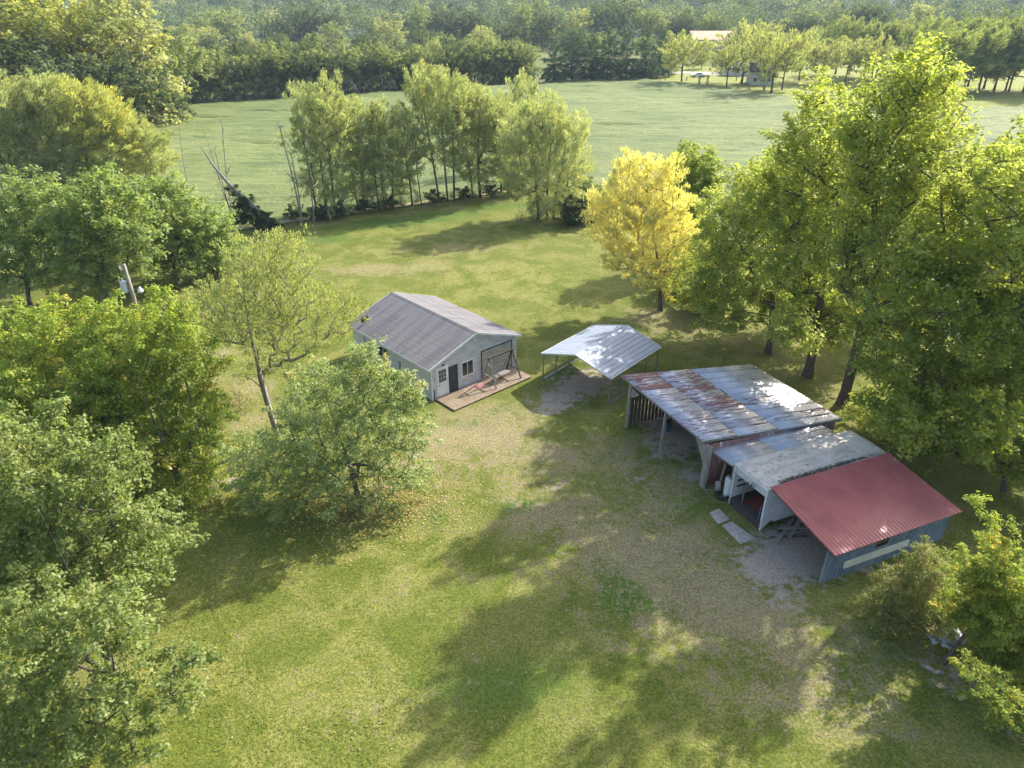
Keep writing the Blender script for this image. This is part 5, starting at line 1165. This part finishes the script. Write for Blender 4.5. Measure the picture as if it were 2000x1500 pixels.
# slanting willow belt at the far right
for k in range(16):
    px = 1640 + k * 27; Y_ = 262 - k * 4.0; far('wd', (px - 1000) / F * (Y_ * math.cos(PITCH) + 12 * math.sin(PITCH)), Y_ + rr.uniform(-3, 3), topY(32 + rr.uniform(-8, 12), Y_), 'slanting willow, ' + ordn(k) + ' from the left in the tall upper right belt', 'willow belt at the upper right', .9)
for k in range(9):
    px = 1790 + k * 30; p_ = at(px, 186 - k * 1.2); far('wd', p_.x, p_.y, topY(48 + rr.uniform(-6, 14), p_.y), 'slanting willow, ' + ordn(k) + ' from the left at the field edge of the upper right belt', 'willow belt at the upper right', 1.0)
# big round trees standing out in the wood
for (px, py0, py, k_, wd_, lab) in ((640, 92, 22, 'd', 1.2, 'round dark tree rising behind the dense row left of centre'), (760, 90, 20, 'g', 1.0, 'round olive tree left of the twin dark trees'), (860, 92, 12, 'd', 1.25, 'large round dark tree above the dense row'), (925, 92, 20, 'd', 1.0, 'smaller dark tree right of the large round one'), (1045, 88, 20, 'g', 1.1, 'grey green round tree left of the pines'), (450, 98, 12, 'g', 1.2, 'broad green tree above the left end of the dense row'), (545, 95, 30, 'd', 1.0, 'dark tree between two round green ones'), (1370, 78, 30, 'y', .8, 'yellowish narrow tree in the wood behind the yard'), (1375, 80, 25, 'd', .9, 'dark tree beside the yellowish narrow one'), (1620, 70, 0, 'c', .9, 'tall pale poplar in the wood above the yard'), (1585, 78, 20, 'd', .9, 'dark tree cluster left of the pale poplar')):
    p_ = at(px, py0); far(k_, p_.x, p_.y, topY(py, p_.y), lab, 'standing out trees of the wood', wd_)
# the nearer wood, tree by tree
cnt = 0
for k in range(400):
    Y_ = 255 + 180 * rr.random() ** .8; X_ = rr.uniform(-.80, .82) * Y_
    px = 1000 + F * X_ / (Y_ * math.cos(PITCH) + 14 * math.sin(PITCH))
    if px > 1040 and px < 1800 and Y_ < 300: continue
    if px < 1040 and Y_ < 215 + .25 * 250 and X_ > -100 and Y_ < 265: continue
    if any(abs(px - c_) < w_ and a_ < Y_ < b_ for c_, w_, a_, b_ in ((1092, 45, 470, 640), (1388, 60, 285, 380))): continue
    cnt += 1
    if cnt > 135: break
    far(rr.choice('ggddlc'), X_, Y_, (rr.choice((9, 10, 12, 13)) if Y_ < 385 else rr.choice((12, 15, 18, 20))) * rr.uniform(.9, 1.1), 'mixed green tree of the wood beyond the soybean field', 'wood beyond the field', rr.uniform(.9, 1.25))
print('wood', cnt)
# the rest of the wood
rng = np.random.RandomState(8); N = 4200
Yw = 410 + 900 * rng.rand(N) ** 1.25; Xw = rng.uniform(-.85, .87, N) * Yw
Zw = hill(Xw, Yw)
Hw = rng.choice([10., 13., 15., 17., 20.], N) * rng.uniform(.9, 1.1, N); Rw = Hw * rng.uniform(.34, .52, N); tw_ = rng.rand(N)
per = 150; idx = np.repeat(np.arange(N), per)
d = nrm(rng.normal(size=(N * per, 3))); d[:, 2] = np.where(rng.rand(N * per) < .75, np.abs(d[:, 2]), d[:, 2]); rad_ = rng.rand(N * per) ** .3
P = np.stack([Xw[idx] + d[:, 0] * Rw[idx] * rad_, Yw[idx] + d[:, 1] * Rw[idx] * rad_, Zw[idx] + Hw[idx] * .58 + d[:, 2] * Hw[idx] * .42 * rad_], 1)
P += .6 * rng.normal(size=P.shape)
sz = np.clip(Yw[idx] / 620, .7, 1.8) * rng.uniform(.8, 1.8, len(P)); nn = nrm(d * .8 + np.array([0, 0, .5]) + rng.normal(size=d.shape) * .35); t_ = nrm(np.cross(nn, rng.normal(size=d.shape))); s_ = np.cross(nn, t_)
V = np.empty((len(P), 4, 3)); V[:, 0] = P - t_ * sz[:, None] / 2; V[:, 1] = P + s_ * sz[:, None] * .4; V[:, 2] = P + t_ * sz[:, None] / 2; V[:, 3] = P - s_ * sz[:, None] * .4
tint = np.clip(.72 * tw_[idx] ** 1.6 + .2 * rng.rand(len(P)) , 0, .84); tint = np.where((tw_[idx] > .93), .97, tint)
M['fw'] = leafmat('far_wood_leaves', (.05, .09, .04), (.24, .29, .13), (.40, .42, .16), .3, .03)
tag(link('far_wood', np_mesh('far_wood', V.reshape(-1, 3), np.arange(len(P) * 4).reshape(-1, 4), tint), M['fw']), 'far off mixed woodland covering the rising hillside', 'wood', kind='stuff')

# ------------------------------------------------------------------ fallen leaves and grass tufts
rng = np.random.RandomState(21)
def scatter(name, cx, cy_, rx, ry, n, size, cols, label, cat, zc=.02):
    P = np.stack([cx + rx * rng.normal(size=n), cy_ + ry * rng.normal(size=n), np.full(n, zc) + rng.rand(n) * .05], 1)
    nn = nrm(np.array([0, 0, 1]) + rng.normal(size=(n, 3)) * .5); t_ = nrm(np.cross(nn, rng.normal(size=(n, 3)))); s_ = np.cross(nn, t_); L = size * (.6 + .8 * rng.rand(n))[:, None]
    V = np.empty((n, 4, 3)); V[:, 0] = P - t_ * L / 2; V[:, 1] = P + s_ * L * .35; V[:, 2] = P + t_ * L / 2; V[:, 3] = P - s_ * L * .35
    tag(link(name, np_mesh(name, V.reshape(-1, 3), np.arange(n * 4).reshape(-1, 4), rng.rand(n) * .8), M[cols]), label, cat, kind='stuff')
M['fallen'] = leafmat('fallen_leaves', (.38, .23, .10), (.52, .40, .17), (.3, .14, .07), .1, .05)
c_ = at(740, 985); scatter('fallen_leaves', c_.x, c_.y, 2.5, 1.7, 4200, .075, 'fallen', 'orange and yellow fallen leaves strewn over grass below the silvery tree', 'leaves')
n = 36000
Yg = 11 + (60 - 11) * rng.rand(n) ** 1.25; Xg = rng.uniform(-.86, .86, n) * (Yg * .9 + 8)
Pg = np.stack([Xg, Yg, 0 * Xg], 1); k = snoise(Pg, .5, 31, 3) > -1
# no tufts inside buildings or on the gravel
def inside(root_loc, ang, x0, x1, y0, y1):
    c, s = math.cos(-ang), math.sin(-ang); dx = Xg - root_loc[0]; dy = Yg - root_loc[1]; u = dx * c - dy * s; v = dx * s + dy * c
    return (u > x0) & (u < x1) & (v > y0) & (v < y1)
k &= ~inside(H0, HA, -.05, Wd + .05, -2.05, Dp + .05); k &= ~inside((cp[0].x, cp[0].y), CA, 0, CW, 0, CD); k &= ~inside((cFR.x, cFR.y), BA, .3, 9.5, -.5, 7.2)
k &= ~inside((tFR.x, tFR.y), TA, -.1, TL, -.1, TW + 2); k &= ~inside((rFR.x, rFR.y), RA, .2, 8, .1, 4.2)
for c4 in ((1404, 1008), (1442, 1040)):
    p_ = at(*c4); k &= (Xg - p_.x) ** 2 + (Yg - p_.y) ** 2 > .55
for (px, py, r_) in ((1080, 790, 1.6), (1330, 880, 1.4), (1560, 1075, 1.6), (1490, 1110, .9)):
    p_ = at(px, py); k &= (Xg - p_.x) ** 2 + (Yg - p_.y) ** 2 > r_ ** 2
Pg = Pg[k]; n = len(Pg); hb = .012 + .015 * rng.rand(n) ** 2; az = rng.rand(n) * 6.28; wv = .02 + .035 * rng.rand(n); dx = np.cos(az) * wv; dy = np.sin(az) * wv; lx = rng.normal(size=n) * .05; ly = rng.normal(size=n) * .05
zg = -.02
V = np.empty((n, 4, 3)); V[:, 0] = Pg + np.stack([-dx, -dy, 0 * dx + zg], 1); V[:, 1] = Pg + np.stack([dx, dy, 0 * dx + zg], 1); V[:, 2] = Pg + np.stack([dx * .5 + lx, dy * .5 + ly, hb], 1); V[:, 3] = Pg + np.stack([-dx * .7 + lx, -dy * .7 + ly, hb * .9], 1)
M['turf'] = leafmat('grass_blades', (.20, .23, .045), (.30, .29, .08), (.42, .36, .17), .5, .02)
tag(link('grass', np_mesh('grass', V.reshape(-1, 3), np.arange(n * 4).reshape(-1, 4), rng.rand(n)), M['turf']), 'short green and straw coloured grass tufts all over the lawn', 'grass', kind='stuff')

#@@HAZE
HAZE = True
if HAZE:
    b = NB('air'); b.t.nodes.remove(b.b); v_ = b.n('VolumePrincipled'); v_.inputs['Density'].default_value = .00017; v_.inputs['Color'].default_value = (.62, .78, 1.0, 1); v_.inputs['Anisotropy'].default_value = 0
    b.l(v_.outputs[0], b.out.inputs['Volume'])
    hz = MB().box(-5200, -320, -6, 5200, 6200, 190).build('haze', b.m); tag(hz, kind='stuff'); tag(hz, 'thin bluish summer haze filling the air over the land', 'haze')
